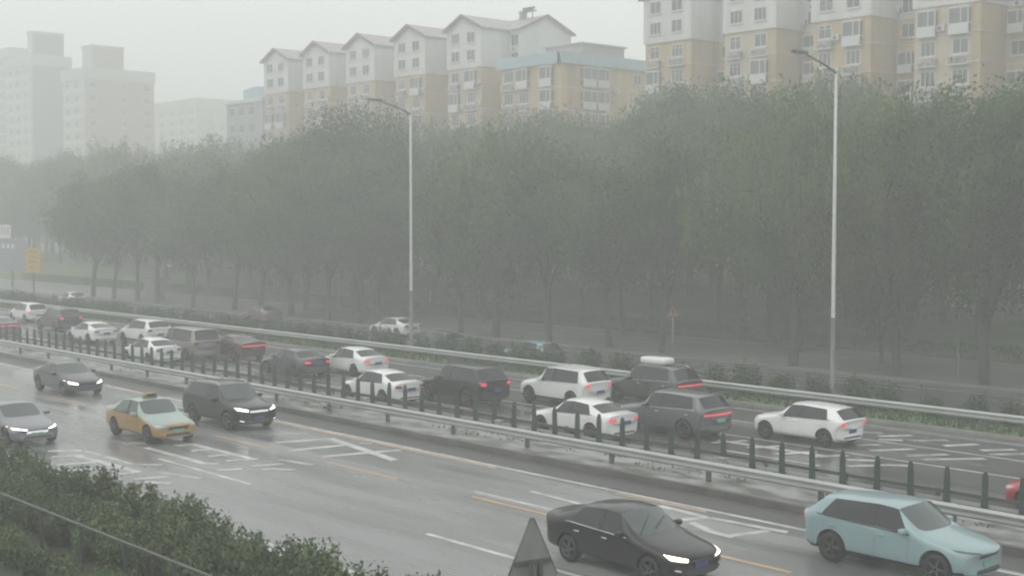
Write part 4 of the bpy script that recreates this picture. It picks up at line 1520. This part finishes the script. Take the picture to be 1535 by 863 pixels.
def car(name, label, cat, base, X, t, head, pm_, upper=None, z=0.0, lights=None, tails=None, bar=False, plate=None, rails=False, wiper=False, chrome=False, yaw=0.0, glass=None, group=None, kw=None, drl=False, hl='std', fog=None):
    p, G, bvh, cache = get_shape(base, **(kw or {}))
    o = empty(name, (X, t, z), (0 if head > 0 else math.pi) + R(yaw))
    tag(o, label, cat, group)
    up = upper or pm_
    gl = glass or m_cglass
    hw, L, H = p['W'] / 2, p['L'], p['H']
    add('body', G['body'], o, [pm_, up, m_trim])
    add('bonnet', G['bonnet'], o, up)
    add('windscreen', G['windscreen'], o, glass or m_cglass2)
    add('rear_window', G['rear_window'], o, gl)
    if 'boot_lid' in G:
        add('boot_lid', G['boot_lid'], o, up)
    doors = {}
    for s in (-1, 1):
        add('door_pillar', G['pillar', s], o, m_trim)
        for nm in 'fr':
            add('side_window', G['win', s, nm], o, gl)
            doors[s, nm] = add('door', G['door', s, nm], o, pm_)

    def pc(key, face, quad, nm, **k):
        if key not in cache:
            cache[key] = patch(bvh, face, quad, nm, **k)
        return cache[key]
    for s in (-1, 1):
        side = 'left' if s > 0 else 'right'
        for nm, xx in (('f', p['xB'] + .16), ('r', p['xs'] + .34)):
            if ('h', s, nm) not in cache:
                zz = p['belt'] - .12
                h = cast(bvh, (xx, s * 4, zz), (0, -s, 0))
                cache['h', s, nm] = MB().sell((xx, h.y + s * .012, zz), (.10, .022, .020), .6, 10, 6).mesh('handle')
            add('handle', cache['h', s, nm], doors[s, nm], m_chrome if chrome else pm_)
        if ('m', s) not in cache:
            mb = MB()
            mb.sell((p['xc'] - .42, s * (hw + .085), p['belt'] + .075), (.075, .115, .07), .55, 12, 8)
            mb.box(p['xc'] - .44, p['xc'] - .38, *sorted((s * (hw - .06), s * (hw + .02))), p['belt'] + .01, p['belt'] + .05)
            cache['m', s] = mb.mesh('mirror')
        add('mirror', cache['m', s], o, up if base != 'van' else m_trim)
        for nm, cx in (('f', p['xf']), ('r', p['xrw'])):
            w = add('wheel', wt, o, m_tyre, loc=(cx, s * (hw - .125), p['rw']), rz=0 if s < 0 else math.pi)
            w.scale = (p['rw'], 1.0, p['rw'])
            add('rim', wrim, w, m_rim)
            add('disc', wdisc, w, m_well)
        nz = p['nose']
        if hl == 'slim':
            q = [(s * hw * .40, nz - .085), (s * hw * .93, nz - .03), (s * hw * .93, nz + .035), (s * hw * .40, nz - .045)]
        else:
            q = [(s * hw * .48, nz - .17), (s * hw * .92, nz - .10), (s * hw * .93, nz + .03), (s * hw * .50, nz - .065)]
        add('headlight', pc(('hl', s, hl), 'front', q, 'headlight', nu=9, nv=4, off=.02), o, lights or m_hl)
        dk = p['deck']
        if not bar:
            if p['kind'] == 'sedan':
                q = [(s * hw * .50, dk - .26), (s * hw * .90, dk - .28), (s * hw * .90, dk - .11), (s * hw * .50, dk - .13)]
            else:
                q = [(s * hw * .60, dk - .24), (s * hw * .91, dk - .22), (s * hw * .91, dk - .03), (s * hw * .60, dk - .06)]
            add('tail_lamp', pc(('tl', s), 'rear', q, 'tail_lamp', nu=7, nv=4, off=.015), o, tails or m_tail)
    if bar:
        dk = p['deck']
        add('tail_lamp_bar', pc('tb', 'rear', [(-hw * .90, dk - .24), (hw * .90, dk - .24), (hw * .90, dk - .15), (-hw * .90, dk - .15)], 'tail_lamp_bar', nu=22, nv=3, off=.02), o, tails or m_tail)
    nz = p['nose']
    add('grille', pc('gr', 'front', [(-hw * .46, nz - .22), (hw * .46, nz - .22), (hw * .50, nz - .10), (-hw * .50, nz - .10)], 'grille', nu=10, nv=3, off=.008), o, m_trim if not drl else m_drl)
    if fog:
        for s in (-1, 1):
            add('fog_lamp', pc(('fg', s), 'front', [(s * hw * .66, .36), (s * hw * .86, .40), (s * hw * .86, .46), (s * hw * .66, .42)], 'fog_lamp', nu=6, nv=3, off=.012), o, fog)
        add('grille_bar', pc('gb', 'front', [(-hw * .46, nz - .155), (hw * .46, nz - .155), (hw * .47, nz - .13), (-hw * .47, nz - .13)], 'grille_bar', nu=10, nv=2, off=.018), o, m_chrome)
    add('lower_grille', pc('lg', 'front', [(-hw * .66, .26), (hw * .66, .26), (hw * .56, .43), (-hw * .56, .43)], 'lower_grille', nu=12, nv=3, off=.008), o, m_trim)
    add('rear_bumper_trim', pc('rt', 'rear', [(-hw * .70, .30), (hw * .70, .30), (hw * .66, .42), (-hw * .66, .42)], 'rear_bumper_trim', nu=12, nv=3, off=.008), o, m_trim)
    for face, nm, zz in (('front', 'pf', .50), ('rear', 'pr', p['deck'] - .42 if p['kind'] != 'sedan' else .74)):
        if nm not in cache:
            sx = 1 if face == 'front' else -1
            h = cast(bvh, (sx * 5, 0, zz), (-sx, 0, 0))
            a, b = sorted((h.x - sx * .02, h.x + sx * .025))
            cache[nm] = MB().box(a, b, -.22, .22, zz - .07, zz + .07).mesh('number_plate')
        add('number_plate', cache[nm], o, plate or m_pblue)
    bz = p['belt']
    for s in (-1, 1):
        side = 'left' if s > 0 else 'right'
        for k, (xa, xb_, za, zb) in enumerate(((p['xB'] - .02, p['xB'] - .02, .34, bz - .02), (p['xc'] - .36, p['xc'] - .30, .34, bz - .05), (p['xs'] + .06, p['xs'] + .16, .62, bz + .02))):
            add('panel_gap', pc(('pg', s, k), side, [(xa - .009, za), (xa + .009, za), (xb_ + .009, zb), (xb_ - .009, zb)], 'panel_gap', nu=2, nv=8, off=.004), o, m_trim)
        add('panel_gap', pc(('pg', s, 9), side, [(p['xrw'] + p['rw'] + .12, .335), (p['xf'] - p['rw'] - .12, .335), (p['xf'] - p['rw'] - .12, .355), (p['xrw'] + p['rw'] + .12, .355)], 'panel_gap', nu=10, nv=2, off=.004), o, m_trim)
    if rails:
        for s in (-1, 1):
            if ('rl', s) not in cache:
                pts = []
                for i in range(9):
                    xx = p['xw'] - .05 + (p['xr'] + .12 - p['xw'] + .05) * i / 8
                    yy = s * hw * (p['th'] - .10)
                    h = cast(bvh, (xx, yy, 4), (0, 0, -1))
                    pts.append((xx, yy, h.z + (.05 if 0 < i < 8 else -.02)))
                cache['rl', s] = MB().tube(pts, .018, 6).mesh('roof_rail')
            add('roof_rail', cache['rl', s], o, m_chrome)
    for s in (-1, 1):
        if ('cl', s) not in cache:
            pts = []
            for i in range(14):
                f = i / 13
                xx = p['xc'] - .30 + (p['xs'] - .05 - p['xc'] + .30) * f
                zz = p['belt'] + (p['beltr'] - p['belt']) * f - .005
                h = cast(bvh, (xx, s * 4, zz), (0, -s, 0))
                pts.append((xx, h.y + s * .004, zz))
            cache['cl', s] = MB().tube(pts, .013, 6).mesh('belt_trim')
        add('belt_trim', cache['cl', s], o, m_chrome if chrome else m_trim)
    if wiper:
        for y0, y1 in ((-.10, .52), (-.62, -.05)):
            mb = MB()
            pts = []
            for i in range(5):
                f = i / 4
                yy = y0 + (y1 - y0) * f
                xx = p['xc'] - .10 - .30 * f
                h = cast(bvh, (xx, yy, 4), (0, 0, -1))
                pts.append((xx, yy, h.z + .012))
            mb.tube(pts, .011, 5)
            mb.build('wiper', m_trim, o)
    return o


MOV = 'cars driving on the near carriageway'
QUE = 'cars queueing on the far carriageway'
FRO = 'cars on the frontage road'
# near carriageway, heading towards +X
car('sedan_car', 'black sedan with warm lit headlights and chrome window line', 'car', 'sedan', -21.4, 23.1, 1, P_BLACK, lights=m_hlwarm, plate=m_pblue, wiper=True, chrome=True, fog=m_chrome, group=MOV, kw=dict(L=4.70, W=1.82, H=1.48, xr=-1.05, xb=-1.78), yaw=-1.5)
mint = car('crossover_car', 'pale mint green crossover with dark windows and red tail lamp', 'car', 'crossover', -17.1, 27.85, 1, P_MINT, plate=m_pgreen, tails=m_tailon, lights=m_hldark, group=MOV, hl='slim')
taxi = car('taxi_car', 'green and yellow taxi with a sign on its roof', 'taxi', 'sedan', -46.6, 23.5, 1, P_TYEL, upper=P_TGREEN, plate=m_pgreen, glass=m_cglass2, group=MOV, kw=dict(H=1.50))
sg = MB()
sg.sell((-.05, 0, 1.60), (.13, .26, .085), .5)
sg.box(-.10, 0, -.30, .30, 1.49, 1.54)
s1 = sg.build('roof_sign', m_taxisign, taxi)
MB().box(.075, .09, -.18, .18, 1.56, 1.64).build('sign_face', m_trim, s1)
car('suv_car', 'black people carrier SUV with lit headlights and chrome front bar', 'car', 'suv', -47.4, 27.35, 1, P_BLACK, lights=m_hlon, rails=True, drl=True, fog=m_drl, group=MOV, kw=dict(L=4.85, W=1.92, H=1.72, xr=-1.95, xb=-2.27, xs=-1.88, xs2=-1.70))
car('sedan_car', 'silver grey sedan with bright white headlights and green plate', 'car', 'coupe', -49.5, 19.4, 1, P_SILV, lights=m_hlon, plate=m_pgreen, drl=True, hl='slim', group=MOV)
car('sedan_car', 'dark grey sedan with lit headlights beside the median guard rail', 'car', 'coupe', -61.6, 26.8, 1, P_DGREY, lights=m_hlon, group=MOV, kw=dict(L=4.68, W=1.82, H=1.45))
# far carriageway, heading towards -X
car('hatchback_car', 'white hatchback with red tail lamps, last of its lane', 'car', 'hatch', -29.4, 41.3, -1, P_WHITE, tails=m_tailon, group=QUE)
car('suv_car', 'grey SUV with full-width red light bar and green plate', 'car', 'suv', -33.9, 38.9, -1, P_GREY, tails=m_tailon, bar=True, plate=m_pgreen, chrome=True, group=QUE, kw=dict(L=4.8, W=1.93, H=1.70))
bx = car('suv_car', 'dark SUV with a white roof box beside the verge guard rail', 'car', 'suv', -40.3, 44.8, -1, P_DKGRN, tails=m_tailon, bar=True, rails=True, chrome=True, group=QUE, kw=dict(L=4.85, W=1.9, H=1.76))
rb = MB()
rb.sell((-.35, 0.05, 1.93), (.78, .42, .17), .4, 18, 10)
rb = rb.build('roof_box', P_WHITE, None, (-40.3, 44.8, 0), math.pi)
tag(rb, 'white roof box strapped on top of a dark SUV', 'roof box')
car('suv_car', 'white SUV with roof rails and dark rear window', 'car', 'suv', -42.6, 41.5, -1, P_WHITE, tails=m_tailon, rails=True, group=QUE, kw=dict(L=4.62, W=1.82, H=1.72))
car('sedan_car', 'white sedan with lit tail lamps beside the anti-glare fence, next to the grey SUV', 'car', 'sedan', -35.9, 35.95, -1, P_WHITE, tails=m_tailon, group=QUE, kw=dict(L=4.7, H=1.44))
car('suv_car', 'black SUV with blue plate and a lit red tail lamp', 'car', 'suv', -46.2, 38.6, -1, P_BLACK, tails=m_tailon, group=QUE, kw=dict(L=4.9, W=1.95, H=1.76, rw=.375))
car('sedan_car', 'white sedan low behind the anti-glare fence beside the black SUV', 'car', 'sedan', -48.9, 36.0, -1, P_WHITE, group=QUE)
car('sedan_car', 'white sedan with lit tail lamps close behind a dark sedan', 'car', 'sedan', -58.6, 41.3, -1, P_WHITE, tails=m_tailon, group=QUE, kw=dict(H=1.47))
car('sedan_car', 'dark grey older sedan with round red tail lamps', 'car', 'sedan', -60.4, 38.8, -1, P_DGREY, tails=m_tailon, group=QUE, kw=dict(L=4.72, H=1.45, deck=1.02, xb=-1.60))
car('sedan_car', 'dark maroon sedan with a full-width red light bar beside the van', 'car', 'coupe', -70.2, 40.9, -1, P_MAROON, tails=m_tailon, bar=True, group=QUE)
car('van', 'pale bronze grey people carrier van with wide rear window', 'van', 'van', -72.3, 38.9, -1, P_BRONZE, tails=m_tail, group=QUE)
car('sedan_car', 'white sedan low behind the anti-glare fence beside the bronze van', 'car', 'sedan', -71.2, 36.0, -1, P_WHITE, group=QUE)
car('suv_car', 'white SUV with black rear window ahead of the bronze van', 'car', 'suv', -82.2, 41.1, -1, P_WHITE, group=QUE, kw=dict(L=4.6, W=1.84, H=1.68))
car('sedan_car', 'white fastback sedan with dark rear strip behind the dark SUV', 'car', 'coupe', -85.5, 38.9, -1, P_WHITE, group=QUE, kw=dict(H=1.42))
car('suv_car', 'dark SUV with two lit red tail lamps far up the queue', 'car', 'suv', -96.4, 41.3, -1, P_DGREY, tails=m_tailon, group=QUE, kw=dict(L=4.75, W=1.92, H=1.76))
car('hatchback_car', 'white estate car with a lit tail lamp farthest up the queue', 'car', 'hatch', -107.0, 43.3, -1, P_WHITE, tails=m_tailon, group=QUE, kw=dict(H=1.55, L=4.5, xf=1.35, xrw=-1.4, xb=-2.1, xr=-1.75, xs=-1.65))
car('sedan_car', 'silver sedan with red light bar behind the far end of the anti-glare fence', 'car', 'coupe', -94.6, 36.0, -1, P_SILV, tails=m_tailon, bar=True, group=QUE)
car('sedan_car', 'red car mostly cut off beside the last green fence plate', 'car', 'sedan', -16.4, 36.2, -1, P_RED, group=QUE)
# frontage road
car('sedan_car', 'white sedan passing behind the farther lamp post on the frontage road', 'car', 'coupe', -80.5, 60.6, -1, P_WHITE, z=-0.5, group=FRO, kw=dict(L=4.85))
car('hatchback_car', 'pale mint car with only its roof showing above the verge shrubs', 'car', 'hatch', -58.8, 54.4, -1, P_MINT, z=-0.5, group=FRO, kw=dict(H=1.52))
car('sedan_car', 'dull red and silver car fading in the rain on the frontage road', 'car', 'sedan', -99.0, 60.3, -1, paint('dull_red', (0.16, 0.07, 0.07)), upper=P_SILV, z=-0.5, group=FRO)
car('sedan_car', 'silver car low behind the verge shrubs, behind the white sedan on the frontage road', 'car', 'sedan', -68.2, 55.2, -1, P_SILV, z=-0.5, group=FRO, kw=dict(H=1.45))
car('sedan_car', 'white car half hidden by misty shrubs near the yellow notice board', 'car', 'sedan', -131.0, 57.5, -1, P_WHITE, z=-0.5, group=FRO)

# ---------------------------------------------------------------- spray thrown up by the moving wheels
sm_ = bpy.data.materials.new('spray_mist')
sm_.use_nodes = True
nt = sm_.node_tree
nt.nodes.clear()
so = nt.nodes.new('ShaderNodeOutputMaterial')
sv = nt.nodes.new('ShaderNodeVolumePrincipled')
sv.inputs['Color'].default_value = (0.99, 0.99, 0.99, 1)
sv.inputs['Density'].default_value = 0.10
nt.links.new(sv.outputs[0], so.inputs['Volume'])
for x, t, sc_, who in ((-49.4, 23.5, 1.1, 'taxi'), (-50.4, 27.3, 1.1, 'black people carrier'), (-52.4, 19.4, 1.1, 'silver sedan'), (-64.6, 26.8, 1.2, 'dark grey sedan')):
    mb = MB()
    mb.sell((0, 0, 0.42), (2.3 * sc_, 1.15, 0.40), 1.0, 24, 14)
    tag(mb.build('spray', sm_, None, (x, t, 0.02)), 'low pale mist of spray behind the rear wheels of the ' + who, 'spray', 'spray behind moving cars', 'stuff')
